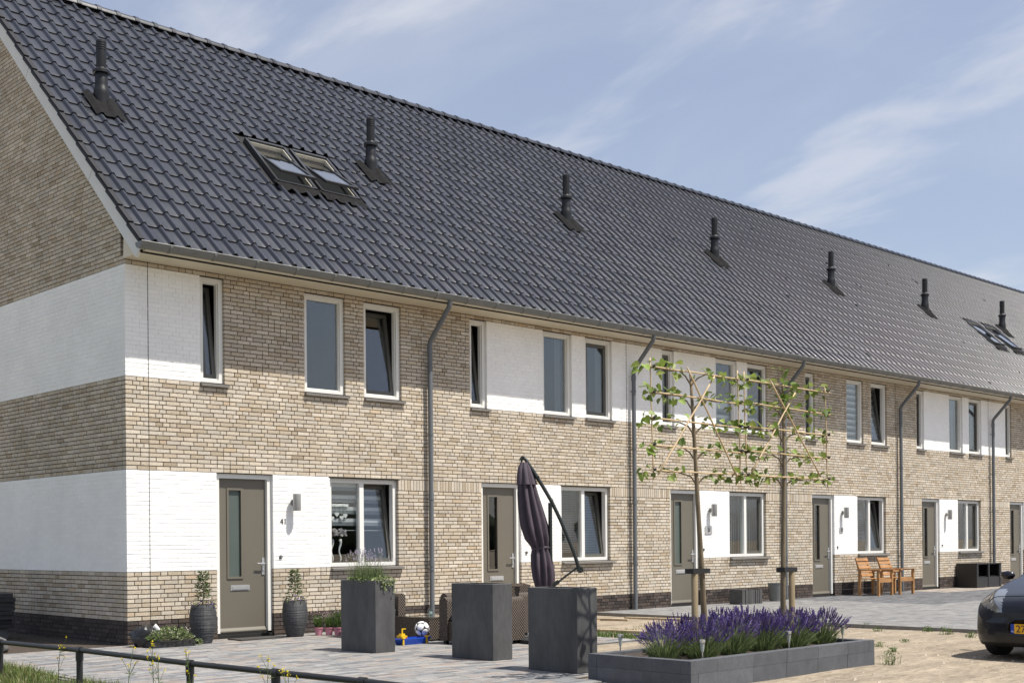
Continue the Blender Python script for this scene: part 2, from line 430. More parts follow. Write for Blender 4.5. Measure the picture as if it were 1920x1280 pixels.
terrace('paved_terrace', in_t1, (-2.9, 5.15, -9.6, 0.0), 0.0, PAV, 0.30, 0.10, 300)
def in_t2(x, y):
    return True
def pick2(x, y):
    if x > 20.9 and y > -1.3: return random.choice([(0.28, 0.24, 0.205), (0.255, 0.225, 0.195), (0.30, 0.265, 0.23)])
    if y > -3.6 and x > 15.4: return random.choice([(0.115, 0.118, 0.125), (0.14, 0.143, 0.147), (0.10, 0.103, 0.11), (0.13, 0.13, 0.137)])
    return random.choice([(0.20, 0.197, 0.194), (0.215, 0.212, 0.206), (0.18, 0.18, 0.18), (0.205, 0.20, 0.195)])
terrace('paved_forecourt', in_t2, (9.3, 34.0, -8.25, 0.0), 0.025, PAVG, 0.30, 0.15, 300, pick=pick2)
kb = MB(); kb.box(9.235, 9.298, -8.25, -0.02, -0.10, 0.03)
o = kb.build('terrace_edging', 'kerb'); o['kind'] = 'structure'

# ------------------------------------------------------------------ houses
C = 0.0599; PL = 0.3205
def zk(k): return PL + k * C
LB, LT, UB, UT, SOF = zk(11), zk(34), zk(55), zk(80), 5.185
SLP = 0.963; A = atan(SLP)
def zr(y): return 5.32 + SLP * (y + 0.572)
RIDGE_Y = 4.95
HW = 5.115; X1 = 0.19
BR = [(0.525, 0.46, 0.365), (0.50, 0.43, 0.335), (0.465, 0.395, 0.30), (0.45, 0.40, 0.325), (0.415, 0.35, 0.26), (0.565, 0.505, 0.415), (0.495, 0.445, 0.37), (0.365, 0.30, 0.22), (0.48, 0.385, 0.275), (0.515, 0.46, 0.375)]
BW = [7, 7, 5, 4, 2, 4, 5, 1, 0.5, 6]
def brick_tone():
    return jit(random.choices(BR, BW)[0], 0.08)
def lay(a, b, prev):
    out = []; x = a; S = 0.21; H = 0.105; first = True; run = 0
    while b - x > 0.03:
        opts = [S, H] if R() < 0.62 else [H, S]
        if first: opts = random.choice(([S, H, 0.157], [H, S, 0.157], [0.157, S, H]))
        if run > 4: opts = [H, S]
        ch = opts[0]
        for L in opts:
            if min([abs(x + L - q) for q in prev] or [1]) > 0.028:
                ch = L; break
        if b - (x + ch) < 0.05: ch = b - x
        if ch > 0.24: ch = (b - x) / 2
        out.append((x, x + ch)); run = run + 1 if ch > 0.15 else 0
        x += ch; first = False
    return out
J = 0.0115
UNIT_BRICK = unit_mesh('brick', 'brick')
def subtract(segs, a, b):
    res = []
    for s, e, t in segs:
        if e <= a + 1e-6 or s >= b - 1e-6: res.append((s, e, t)); continue
        if s < a: res.append((s, a, t))
        if e > b: res.append((b, e, t))
    return res
def retype(segs, a, b, t2):
    res = []
    for s, e, t in segs:
        if e <= a + 1e-6 or s >= b - 1e-6: res.append((s, e, t)); continue
        if s < a: res.append((s, a, t))
        res.append((max(s, a), min(e, b), t2))
        if e > b: res.append((b, e, t))
    return res
def place_bricks(wall, bricks, nobj, nm='brick'):
    """bricks: (x0,x1,y0,y1,z0,z1,tone) ; the nearest become objects, the rest one mesh"""
    def vis(q):
        p = Vector(((q[0] + q[1]) / 2, q[2], (q[4] + q[5]) / 2)) - CAM
        ww = p.dot(_d); return ww if abs(p.dot(_r) / ww) < 0.41 else ww + 1000
    bricks.sort(key=vis)
    wo_ = org(wall)
    for q in bricks[:nobj]:
        o = bpy.data.objects.new(nm, UNIT_BRICK); col.objects.link(o); o.parent = wall
        o.location = Vector((q[0], q[2], q[4])) - wo_; o.scale = (q[1] - q[0], q[3] - q[2], q[5] - q[4]); o.color = (*q[6], 1)
    rest = MB()
    for q in bricks[nobj:]: rest.box(*q[:6], c=q[6])
    rest.build('bricks', 'brick', wall, kind='stuff')

# tile mesh: origin at lower-left corner of the pan
TW, TL = 0.2436, 0.293 / cos(A)
def tile_profile(s):
    if s <= 0.60: return -0.002 * sin(pi * max(0, s) / 0.60)
    if s < 0.72: return 0.047 * sin(pi / 2 * (s - 0.60) / 0.12)
    if s < 0.80: return 0.047
    return max(0.0, 0.047 * (0.5 + 0.5 * cos(pi * min(1, (s - 0.80) / 0.235))))
TS = [0.035, 0.30, 0.585, 0.605, 0.635, 0.67, 0.71, 0.76, 0.81, 0.88, 0.96, 1.035]
def tile_pts(s, t, dn=0.0):
    n = 0.027 * (1 - t / (TL + 0.05)) + tile_profile(s) + dn
    return (s * TW, t * cos(A) - n * sin(A), t * sin(A) + n * cos(A))
def tile_into(mb, ox, oy, oz, c=(1, 1, 1)):
    n = len(mb.v); k = len(TS)
    for t, dn in ((0, -0.022), (0, -0.0045), (0.02, 0), (TL + 0.05, 0)):
        for s in TS:
            p = tile_pts(s, t, dn); mb.v.append((p[0] + ox, p[1] + oy, p[2] + oz))
    for r_ in range(3):
        for i in range(k - 1):
            a = n + r_ * k + i; mb.f.append((a, a + 1, a + 1 + k, a + k)); mb.c.append(c); mb.m.append(0)
_t = MB(); tile_into(_t, 0, 0, 0); _o = _t.build('tile', 'tile', smooth=True, angle=50); TILE = _o.data; bpy.data.objects.remove(_o)
_t = MB()
for r_, a0, a1 in ((0.118, 0, 0.30), (0.128, 0.285, 0.365)):
    pass
def cap_profile(r_): return [(r_ * cos(a), r_ * sin(a) * 0.95) for a in [pi * i / 8 for i in range(9)]]
k0 = [(-0.0, 0.112), (0.30, 0.112), (0.305, 0.128), (0.385, 0.124)]
for x_, r_ in k0:
    for yy, zz_ in cap_profile(r_): _t.v.append((x_, yy, zz_))
for i in range(3):
    for j in range(8):
        a = i * 9 + j; _t.f.append((a, a + 1, a + 10, a + 9)); _t.c.append((1, 1, 1)); _t.m.append(0)
_t.f.append(tuple(range(27, 36))); _t.c.append((1, 1, 1)); _t.m.append(0)
_o = _t.build('ridge_tile', 'tile', smooth=True, angle=40); RIDGE = _o.data; bpy.data.objects.remove(_o)
# verge flange
_t = MB()
_p0 = Vector(tile_pts(0.0, 0)); _p1 = Vector(tile_pts(0.0, TL + 0.03))
nrm = Vector((0, -sin(A), cos(A)))
for x_ in (-0.022, 0.0):
    pass
a_, b_ = _p0 + nrm * 0.004, _p1 + nrm * 0.004
_t.obox((a_ + b_) / 2 - nrm * 0.020 + Vector((-0.012, 0, 0)), (0.012, 0, 0), nrm * 0.030, (b_ - a_) / 2)
_t.obox((a_ + b_) / 2 - nrm * 0.0 + Vector((0.012, 0, 0)), (0.036, 0, 0), nrm * 0.014, (b_ - a_) / 2)
_o = _t.build('verge_tile', 'verge'); VERGE = _o.data; bpy.data.objects.remove(_o)

UPW = [(0.94, 1.33), (2.70, 3.455), (3.815, 4.565)]
DOOR = (1.18, 2.12); LOW = (3.14, 4.48)
def mullion_frame(mb, x0, x1, z0, z1, y0, y1, wd, bars=(), wb=None):
    wb = wb or wd
    mb.box(x0, x0 + wd, y0, y1, z0, z1); mb.box(x1 - wd, x1, y0, y1, z0, z1)
    mb.box(x0 + wd, x1 - wd, y0, y1, z1 - wd, z1); mb.box(x0 + wd, x1 - wd, y0, y1, z0, z0 + wb)
    for b in bars: mb.box(b - wd * 0.62, b + wd * 0.62, y0 + 0.002, y1, z0 + wb, z1 - wd)
def sash(parent, x0, x1, z0, z1, y, tilt, wd=0.058):
    """grey inner sash hinged at its bottom, leaning into the room by tilt radians"""
    mb = MB(); gl = MB()
    def T(p):
        dy, dz = p[1] - y, p[2] - z0
        return (p[0], y + dy * cos(tilt) + dz * sin(tilt), z0 - dy * sin(tilt) + dz * cos(tilt))
    mullion_frame(mb, x0 + 0.004, x1 - 0.004, z0 + 0.004, z1 - 0.004, y, y + 0.06, wd)
    mb.v = [T(p) for p in mb.v]
    o = mb.build('sash', 'sash_grey', parent)
    gl.box(x0 + wd - 0.01, x1 - wd + 0.01, y + 0.022, y + 0.03, z0 + wd - 0.01, z1 - wd + 0.01)
    gl.v = [T(p) for p in gl.v]
    gl.build('pane', 'glass', parent)
def sill(parent, x0, x1, z, d=0.05):
    mb = MB()
    mb.prism([(-d, z - 0.045), (-d, z - 0.012), (0.06, z + 0.004), (0.06, z - 0.045)], 'x', x0 - 0.01, x1 + 0.055)
    mb.build('sill', 'sill_stone', parent)
    g = MB(); g.box(x0, x1 + 0.02, 0.012, 0.052, z - 0.003, z + 0.012); g.build('sill_seal', 'dark_gap', parent)

def house(n):
    X = X1 + HW * (n - 1)
    xa = 0.0 if n == 1 else X
    xb = X + HW
    lab = {1: 'end terrace house with the shaded brick gable and number 41 by the door',
           2: 'terraced house second from the gable, behind the folded dark parasol',
           3: 'terraced house third from the gable, behind the two trained trees',
           4: 'terraced house with the orange wooden garden bench before its wall',
           5: 'terraced house with the black storage cabinet under its ground floor window',
           6: 'terraced house at the right edge, its door just above the dark car',
           7: 'seventh house of the row, only its roof and flue in view at right',
           8: 'farthest house of the row, only its roof seen at the right edge'}[n]
    h = thing('house', lab, 'house', (xa, 0, 0), 'terraced houses in one row')
    rects = []          # holes: x0,x1,k0,k1
    for a, b in UPW: rects.append((X + a, X + b, 55, 80))
    rects.append((X + DOOR[0], X + DOOR[1], -8, 34)); rects.append((X + LOW[0], X + LOW[1], 11, 34))
    white = [(X + DOOR[1], X + LOW[0], 11, 34)]
    w_, A_, B_ = UPW
    if n == 1: white += [(xa, X + DOOR[0], 11, 34), (xa, X + w_[0], 55, 80)]
    if n in (2, 5): white += [(X + w_[1], xb, 55, 80)]
    if n == 3: white += [(X, X + B_[0], 55, 80)]
    if n == 6: white += [(X, X + w_[0], 55, 80)]
    sold = [(X + LOW[1], xb, 31, 34)]
    if n > 1: sold.append((xa, X + DOOR[0], 31, 34))
    ej = X + 0.145 if n == 1 else X - 0.0
    # ---- wall
    mort = MB(); bricks = []; paint = MB(); plin = MB()
    prev = []
    for k in range(-6, 82):
        z0, z1 = zk(k), zk(k + 1)
        segs = [(xa, xb, 'plinth' if k < 0 else 'brick')]
        for a, b, k0, k1 in white:
            if k0 <= k < k1: segs = retype(segs, a, b, 'white')
        for a, b, k0, k1 in sold:
            if k0 <= k < k1: segs = retype(segs, a, b, 'soldier')
        if n == 1:
            ns = []
            for s, e, t in segs:
                if s < ej < e: ns += [(s, ej, t), (ej, e, t)]
                else: ns.append((s, e, t))
            segs = ns
        for a, b, k0, k1 in rects:
            if k0 <= k < k1: segs = subtract(segs, a, b)
        joints = []
        for s, e, t in segs:
            my = {'brick': 0.014, 'soldier': 0.014, 'white': 0.006, 'plinth': 0.008}[t]
            mort.quad([(s, my, z0), (e, my, z0), (e, my, z1), (s, my, z1)], m={'brick': 0, 'soldier': 0, 'white': 1, 'plinth': 2}[t])
            for xe, sg in ((s, 1), (e, -1)):      # jamb behind the brick ends
                if any(k0 <= k < k1 and (abs(a - xe) < 1e-4 or abs(b - xe) < 1e-4) for a, b, k0, k1 in rects):
                    xj = xe + sg * (0.002 if t == 'white' else 0.007)
                    mort.quad([(xj, my, z0), (xj, 0.14, z0), (xj, 0.14, z1), (xj, my, z1)], m={'brick': 0, 'soldier': 0, 'white': 1, 'plinth': 2}[t])
            if t == 'soldier':
                if k == 31:
                    m_ = int((e - s) / 0.06); st = (e - s) / m_
                    for i in range(m_):
                        bricks.append((s + i * st + 0.0045, s + (i + 1) * st - 0.0045, U(-0.002, 0.002), 0.10, z0 + J / 2, zk(34) - J / 2, brick_tone()))
                continue
            if z1 > SOF + 0.02: z1 = SOF + 0.02
            for a, b in lay(s, e, prev):
                joints.append(b)
                jl = 0 if abs(a - s) < 1e-5 else J / 2
                jr = 0 if abs(b - e) < 1e-5 else J / 2
                q = (a + jl, b - jr, U(-0.0025, 0.0025), 0.10, z0 + J / 2, z1 - J / 2)
                if t == 'white':
                    g = 1 + U(-0.02, 0.02); paint.box(a + jl * 0.25, b - jr * 0.3, U(-0.0018, 0.0012), 0.10, z0 + J * 0.40, z1 - J * 0.40, (g, g, g))
                elif t == 'plinth':
                    plin.box(*q, c=jit(random.choice([(1, 1, 1), (1.4, 1.35, 1.3), (0.7, 0.7, 0.7), (1.2, 1.1, 1.0)]), 0.2))
                else:
                    bricks.append((*q, brick_tone()))
        prev = joints
    # heads of the openings
    for a, b, k0, k1 in rects:
        zt = zk(k1); mort.quad([(a, 0.004, zt + 0.004), (b, 0.004, zt + 0.004), (b, 0.14, zt + 0.004), (a, 0.14, zt + 0.004)], m=0)
    if n == 1: gable(mort, bricks, paint, plin)
    wall = mort.build('wall', ['mortar', 'painted', 'plinth_mortar'], h)
    place_bricks(wall, bricks, 300 if n < 7 else 0)
    paint.build('painted_bricks', 'painted', wall, kind='stuff')
    plin.build('plinth_bricks', 'plinth', wall, kind='stuff')
    e = MB(); ex = ej if n == 1 else xb - 0.14
    if n > 1 and n < 7: e.box(ex, ex + 0.007, -0.0035, 0.02, 0, SOF)
    if n == 1: e.box(ex - 0.0035, ex + 0.0035, -0.0035, 0.02, 0, SOF)
    e.build('expansion_joint', 'dark_gap', wall)
    # ---- rooms behind the openings
    rm = MB()
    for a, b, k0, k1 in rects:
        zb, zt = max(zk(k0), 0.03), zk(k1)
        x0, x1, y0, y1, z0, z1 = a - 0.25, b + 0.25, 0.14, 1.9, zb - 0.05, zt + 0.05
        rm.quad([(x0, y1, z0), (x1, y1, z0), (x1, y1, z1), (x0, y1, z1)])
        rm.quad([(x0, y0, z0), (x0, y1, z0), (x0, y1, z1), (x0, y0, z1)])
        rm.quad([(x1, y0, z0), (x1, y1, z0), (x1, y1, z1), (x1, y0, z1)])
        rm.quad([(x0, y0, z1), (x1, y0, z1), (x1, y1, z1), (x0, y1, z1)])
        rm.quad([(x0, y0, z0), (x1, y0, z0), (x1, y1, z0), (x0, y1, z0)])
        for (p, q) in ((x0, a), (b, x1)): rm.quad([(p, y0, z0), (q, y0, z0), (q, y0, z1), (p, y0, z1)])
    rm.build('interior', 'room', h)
    facade_parts(h, n, X, xa, xb)
    roof_parts(h, n, X, xa, xb)
    return h

def gable(mort, bricks, paint, plin):
    prev = []
    YB = 9.9
    for k in range(-6, 170):
        z0, z1 = zk(k), zk(k + 1)
        ya, yb = 0.105, YB - 0.105
        lim = (z1 - 5.32 + 0.30) / SLP - 0.572
        if z1 > 5.25: ya = max(ya, lim); yb = min(yb, YB - lim)
        if 5.05 < z1 <= 5.25: ya = 0.0
        if yb - ya < 0.2: break
        t = 'plinth' if k < 0 else 'white' if (11 <= k < 34 or 55 <= k < 80) else 'brick'
        mx = {'brick': 0.014, 'white': 0.004, 'plinth': 0.008}[t]
        yq = ya if z1 > 5.25 else 0.003
        mort.quad([(mx, yq, z0), (mx, yb, z0), (mx, yb, z1), (mx, yq, z1)], m={'brick': 0, 'white': 1, 'plinth': 2}[t])
        joints = []
        for a, b in lay(ya, yb, prev):
            joints.append(b); jl = J / 2
            ox = U(-0.0025, 0.0025)
            if t == 'white':
                g = 1 + U(-0.02, 0.02); paint.box(U(-0.0012, 0.0008), 0.10, a + jl * 0.25, b - jl * 0.25, z0 + J * 0.30, z1 - J * 0.30, (g, g, g))
            elif t == 'plinth':
                plin.box(ox, 0.10, a + jl, b - jl, z0 + J / 2, z1 - J / 2, c=jit((1, 1, 1), 0.3))
            else:
                bricks.append((ox, 0.10, a + jl, b - jl, z0 + J / 2, z1 - J / 2, brick_tone()))
        prev = joints

TILTED = {1: ('n', 'B'), 2: ('n',), 3: (), 4: ('B',), 5: (), 6: ()}
LOWTILT = {1, 2, 4}
def blind_bands(parent, x0, x1, z0, z1, y, step, name='blind'):
    mb = MB(); z = z1; i = 0
    while z > z0:
        mb.quad([(x0, y, max(z - step, z0)), (x1, y, max(z - step, z0)), (x1, y, z), (x0, y, z)], m=i % 2); z -= step * (1.0 if i % 2 == 0 else 0.45) ; i += 1
        if i % 2: pass
    return mb.build(name, ['blind_white', 'blind_grey'], parent)
def slats(parent, x0, x1, z0, z1, y, step=0.032, mat='blind_grey', open_=0.5):
    mb = MB(); z = z1
    while z > z0:
        mb.quad([(x0, y, z), (x1, y, z), (x1, y + 0.02, z - step * open_), (x0, y + 0.02, z - step * open_)]); z -= step
    return mb.build('blind', mat, parent)

def facade_parts(h, n, X, xa, xb):
    # upper windows
    for nm, (a, b) in zip('nAB', UPW):
        x0, x1, z0, z1 = X + a + 0.004, X + b - 0.004, UB - 0.004, UT - 0.004
        mb = MB(); mullion_frame(mb, x0, x1, z0, z1, 0.045, 0.135, 0.066)
        # inner rebate step
        mullion_frame(mb, x0 + 0.066, x1 - 0.066, z0 + 0.066, z1 - 0.066, 0.075, 0.135, 0.016)
        wn = mb.build('window', 'frame_white', h)
        i0, i1, j0, j1 = x0 + 0.082, x1 - 0.082, z0 + 0.082, z1 - 0.082
        if nm == 'A':
            g = MB(); g.box(i0 - 0.008, i1 + 0.008, 0.10, 0.108, j0 - 0.008, j1 + 0.008); g.build('pane', 'glass', wn)
        else:
            sash(wn, i0, i1, j0, j1, 0.088, 0.135 if nm in TILTED.get(n, ()) else 0.0)
        sill(wn, x0, x1, UB - 0.002)
        if n == 4 and nm in 'AB': blind_bands(wn, x0, x1, z0 + 0.05, z1, 0.32 if nm == 'B' else 0.17, 0.1)
        if n == 3 and nm in 'AB': blind_bands(wn, x0, x1, z0 + 0.05, z0 + 0.62, 0.19, 0.13)
        if n in (2, 5) and nm in 'AB':
            cu = MB()
            for s0, s1 in ((x0 + 0.05, x0 + 0.26), (x1 - 0.2, x1 - 0.05)):
                m_ = 12
                for i in range(m_):
                    u0, u1 = s0 + (s1 - s0) * i / m_, s0 + (s1 - s0) * (i + 1) / m_
                    cu.quad([(u0, 0.24 + 0.02 * (i % 2), z0), (u1, 0.24 + 0.02 * ((i + 1) % 2), z0), (u1, 0.24 + 0.02 * ((i + 1) % 2), z1), (u0, 0.24 + 0.02 * (i % 2), z1)])
            cu.build('curtain', 'blind_grey', wn)
    # lower window
    x0, x1, z0, z1 = X + LOW[0] + 0.004, X + LOW[1] - 0.004, LB, LT - 0.016
    mid = x0 + 0.485 * (x1 - x0)
    mb = MB(); mullion_frame(mb, x0, x1, z0, z1, 0.06, 0.15, 0.066, bars=(mid,))
    wn = mb.build('window', 'frame_white', h)
    g = MB(); g.box(x0 + 0.06, mid - 0.035, 0.105, 0.113, z0 + 0.06, z1 - 0.06); g.build('pane', 'glass', wn)
    sash(wn, mid + 0.041, x1 - 0.066, z0 + 0.066, z1 - 0.066, 0.10, 0.13 if n in LOWTILT else 0.0)
    sill(wn, x0 + 0.01, x1 + 0.01, LB - 0.004, 0.07)
    ln = MB(); ln.box(X + LOW[0] - 0.02, X + LOW[1] + 0.03, -0.002, 0.06, LT - 0.014, LT - 0.002); ln.build('lintel', 'dark_gap', wn)
    if n == 1:
        blind_bands(wn, x0 + 0.05, mid, 1.54, z1, 0.165, 0.125); blind_bands(wn, mid + 0.02, x1 - 0.02, 1.54, z1, 0.305, 0.125)
    if n == 2: slats(wn, x0 + 0.05, mid, z0 + 0.15, z1, 0.22); slats(wn, mid, x1, z0 + 0.15, z1, 0.36)
    if n == 3:
        cu = MB()
        for s0, s1 in ((x0 + 0.05, mid - 0.02), (mid + 0.04, x1 - 0.05)):
            m_ = 9
            for i in range(m_):
                u0 = s0 + (s1 - s0) * i / m_; d = (s1 - s0) / m_ * 0.8
                cu.quad([(u0, 0.26, z0 + 0.05), (u0 + d, 0.31, z0 + 0.05), (u0 + d, 0.31, z1), (u0, 0.26, z1)])
        cu.build('blind', 'curtain_green', wn)
    if n == 4: slats(wn, x0 + 0.05, mid, z0 + 0.35, z1 - 0.3, 0.25, 0.05, 'blind_grey', 0.6); slats(wn, mid, x1, z0 + 0.1, z1, 0.36)
    if n == 5:
        cu = MB()
        for s0, s1 in ((x0 + 0.05, x0 + 0.2), (x1 - 0.35, x1 - 0.2)):
            for i in range(8):
                u0, u1 = s0 + (s1 - s0) * i / 8, s0 + (s1 - s0) * (i + 1) / 8
                cu.quad([(u0, 0.25 + 0.02 * (i % 2), z0), (u1, 0.25 + 0.02 * ((i + 1) % 2), z0), (u1, 0.25 + 0.02 * ((i + 1) % 2), z1), (u0, 0.25 + 0.02 * (i % 2), z1)])
        cu.build('curtain', 'blind_grey', wn)
    # door
    x0, x1, z1 = X + DOOR[0] + 0.004, X + DOOR[1] - 0.004, LT - 0.006
    fr = MB(); f = 0.066
    fr.box(x0, x0 + f, 0.05, 0.15, 0.075, z1); fr.box(x1 - f, x1, 0.05, 0.15, 0.075, z1); fr.box(x0 + f, x1 - f, 0.05, 0.15, z1 - f, z1)
    dframe = fr.build('door_frame', 'frame_white', h)
    th = MB(); th.box(x0, x1, 0.03, 0.16, -0.02, 0.045); th.box(x0, x1, 0.075, 0.16, 0.045, 0.085); th.build('threshold', 'dark_gap', dframe)
    a, b, zt = x0 + f + 0.004, x1 - f - 0.004, z1 - f - 0.004
    ga, gb, gz0, gz1 = a + 0.165, a + 0.165 + 0.225, 0.865, zt - 0.15
    lf = MB(); y0, y1 = 0.105, 0.155
    lf.box(a, ga, y0, y1, 0.085, zt); lf.box(gb, b, y0, y1, 0.085, zt); lf.box(ga, gb, y0, y1, 0.085, gz0); lf.box(ga, gb, y0, y1, gz1, zt)
    for (p, q, r0, r1) in ((ga - 0.02, ga + 0.012, gz0 - 0.02, gz1 + 0.02), (gb - 0.012, gb + 0.02, gz0 - 0.02, gz1 + 0.02)): lf.box(p, q, y0 - 0.014, y0 + 0.01, r0, r1)
    lf.box(ga + 0.012, gb - 0.012, y0 - 0.014, y0 + 0.01, gz0 - 0.02, gz0 + 0.012); lf.box(ga + 0.012, gb - 0.012, y0 - 0.014, y0 + 0.01, gz1 - 0.012, gz1 + 0.02)
    lf.prism([(0.075, 0.075), (0.078, 0.10), (0.104, 0.14), (0.104, 0.075)], 'x', a - 0.003, b + 0.003)
    dr = lf.build('door', 'door_olive', h)
    g = MB(); g.box(ga, gb, y0 + 0.022, y0 + 0.028, gz0, gz1); g.build('pane', 'glass_frost' if n in (1, 3) else 'glass', dr)
    ms = MB(); mx = a + 0.36
    ms.box(mx - 0.16, mx + 0.16, y0 - 0.008, y0, 0.675, 0.755); ms.box(mx - 0.135, mx + 0.135, y0 - 0.016, y0 - 0.008, 0.69, 0.735); ms.build('letter_slot', 'alu', dr)
    hd = MB(); hx = b - 0.045
    hd.box(hx - 0.022, hx + 0.022, y0 - 0.012, y0, 0.895, 1.14)
    hd.tube([(hx, y0 - 0.012, 1.06), (hx, y0 - 0.055, 1.06), (hx - 0.02, y0 - 0.062, 1.06), (hx - 0.13, y0 - 0.058, 1.058)], 0.011, 8)
    hd.tube([(hx, y0 - 0.012, 0.965), (hx, y0 - 0.022, 0.965)], 0.014, 10); hd.build('door_handle', 'alu', dr, smooth=True, angle=40)
    # lamp
    lx = X + 2.46
    if n != 2:
        lm = MB(); lm.lathe([(0.057, -0.125), (0.059, -0.12), (0.059, 0.122), (0.054, 0.126)], (lx, -0.115, 1.955), 20)
        lamp = lm.build('wall_lamp', 'lamp_grey', h, smooth=True, angle=40)
        br_ = MB(); br_.box(lx - 0.022, lx + 0.022, -0.07, -0.02, 1.925, 1.985); br_.tube([(lx, -0.022, 1.955), (lx, 0.001, 1.955)], 0.045, 14); br_.build('lamp_bracket', 'lamp_grey', lamp, smooth=True, angle=40)
    bl = MB(); bl.tube([(X + 2.24, 0.0, 1.15), (X + 2.24, -0.016, 1.15)], 0.026, 14); bell = bl.build('doorbell', 'black_text', h)
    bb = MB(); bb.tube([(X + 2.24, -0.016, 1.15), (X + 2.24, -0.02, 1.15)], 0.011, 10); bb.build('bell_button', 'alu', bell)
    if n == 1: text_mesh('41', 0.12, 'black_text', h, 'house_number', (X + 2.235, -0.004, 1.635), (1, 0, 0), (0, 0, 1))
    if n in (3, 4):
        sp = MB(); w2 = 0.115 if n == 3 else 0.08
        sp.box(X + 2.40 - w2, X + 2.40 + w2, -0.018, -0.006, 1.55 - (0.08 if n == 3 else 0.06), 1.55 + (0.08 if n == 3 else 0.06))
        pl_ = sp.build('number_plate', 'alu', h)
        nb = MB(); nb.box(X + 2.37, X + 2.385, -0.021, -0.018, 1.5, 1.6); nb.box(X + 2.40, X + 2.44, -0.021, -0.018, 1.52, 1.535); nb.box(X + 2.425, X + 2.44, -0.021, -0.018, 1.535, 1.585); nb.build('plate_mark', 'black_text', pl_)

GY, GZ, GR = -0.585, 5.285, 0.084
def roof_parts(h, n, X, xa, xb):
    rx0 = -0.055 if n == 1 else xa
    # under-structure of both slopes
    mb = MB()
    for x in (0,):
        yb, off = -0.50, -0.05
        p = [(-0.52, zr(-0.52) + off), (RIDGE_Y, zr(RIDGE_Y) + off), (2 * RIDGE_Y + 0.52, zr(-0.52) + off), (2 * RIDGE_Y + 0.52, zr(-0.52) + off - 0.16), (RIDGE_Y, zr(RIDGE_Y) + off - 0.2), (-0.52, zr(-0.52) + off - 0.16)]
        mb.prism(p, 'x', rx0 + 0.02, xb)
    roof = mb.build('roof', 'felt', h)
    bk = MB(); y2 = 2 * RIDGE_Y + 0.56
    bk.quad([(rx0, RIDGE_Y, zr(RIDGE_Y) + 0.01), (xb, RIDGE_Y, zr(RIDGE_Y) + 0.01), (xb, y2, zr(-0.56) + 0.01), (rx0, y2, zr(-0.56) + 0.01)]); bk.build('rear_slope', 'tile', roof)
    # skylight holes
    sky_ = []
    if n == 1: sky_ = [(3.25, 4.04), (4.12, 4.91)]
    if n == 6: sky_ = [(X + 3.02, X + 3.80), (X + 4.22, X + 5.0)]
    SY0, SY1 = 1.27, 2.2
    tiles = []
    ncol = 22 if n == 1 else 21
    for j in range(19):
        y = -0.56 + 0.293 * j
        for i in range(ncol):
            x = (xb - (ncol - i) * TW) if n == 1 else xa + i * (HW / 21)
            if any(x + TW * 0.8 > a and x + TW * 0.3 < b for a, b in sky_) and y + 0.293 > SY0 + 0.05 and y < SY1 - 0.02: continue
            tiles.append((x, y, zr(y) - 0.03))
    tiles.sort(key=lambda q: (Vector(q) - CAM).length + (0 if abs((Vector(q) - CAM).dot(_r) / (Vector(q) - CAM).dot(_d)) < 0.42 else 500))
    rest = MB(); lim = 300 if n < 7 else 0; ro = org(roof)
    for q in tiles[:lim]:
        o = bpy.data.objects.new('tile', TILE); col.objects.link(o); o.parent = roof; o.location = Vector(q) - ro
        k = 1 + U(-0.22, 0.22); o.color = (k, k, k * (1 + U(-0.03, 0.05)), 1)
    for q in tiles[lim:]:
        k = 1 + U(-0.22, 0.22); tile_into(rest, *q, c=(k, k, k))
    rest.build('tiles', 'tile', roof, smooth=True, kind='stuff', angle=50)
    if n == 1:
        for j in range(19):
            y = -0.56 + 0.293 * j
            o = bpy.data.objects.new('verge_tile', VERGE); col.objects.link(o); o.parent = roof; o.location = Vector((xb - 22 * TW - 0.005, y, zr(y) - 0.03)) - ro
            k = 1 + U(-0.1, 0.1); o.color = (k, k, k, 1)
    nr = 15 if n == 1 else 14
    for i in range(nr):
        x = rx0 - 0.02 + i * (xb - rx0) / nr
        o = bpy.data.objects.new('ridge_tile', RIDGE); col.objects.link(o); o.parent = roof; o.location = Vector((x, RIDGE_Y, zr(RIDGE_Y) - 0.035)) - ro
        k = 1 + U(-0.1, 0.1); o.color = (k, k, k, 1)
    # soffit panels
    np_ = 4
    for i in range(np_):
        a = xa + (xb - xa) * i / np_ + (0.002 if i or n > 1 else -0.0); b = xa + (xb - xa) * (i + 1) / np_ - 0.002
        s = MB(); s.box(a, b, -0.578, 0.02, SOF, SOF + 0.09); s.build('soffit_panel', 'soffit_cream', h)
    fb = MB(); fb.box(xa, xb, -0.515, -0.49, SOF + 0.102, zr(-0.5) - 0.1); fb.build('fascia_board', 'soffit_cream', h)
    # gutter
    g = MB(); pr = [(GR * sin(a), -GR * cos(a)) for a in [radians(-90 + 180 * i / 10) for i in range(11)]]
    gx0 = xa - (0.10 if n == 1 else 0)
    base = 0
    outer = [(GY + p, GZ + q) for p, q in pr]; inner = [(GY + p * 0.95, GZ + q * 0.95) for p, q in pr][::-1]
    g.prism(outer + inner, 'x', gx0, xb)
    if n == 1: g.prism(outer, 'x', gx0 - 0.003, gx0)
    g.tube([(gx0, GY - GR, GZ), (xb, GY - GR, GZ)], 0.010, 8)
    gut = g.build('gutter', 'zinc', h, smooth=True, angle=35)
    for i in range(8):
        x = xa + (xb - xa) * (i + 0.5) / 8
        bkt = MB(); o2 = [(GY + p * 1.09, GZ + q * 1.09) for p, q in pr]; i2 = [(GY + p * 1.0, GZ + q * 1.0) for p, q in pr][::-1]
        bkt.prism(o2 + i2, 'x', x - 0.018, x + 0.018); bkt.build('gutter_bracket', 'zinc', gut)
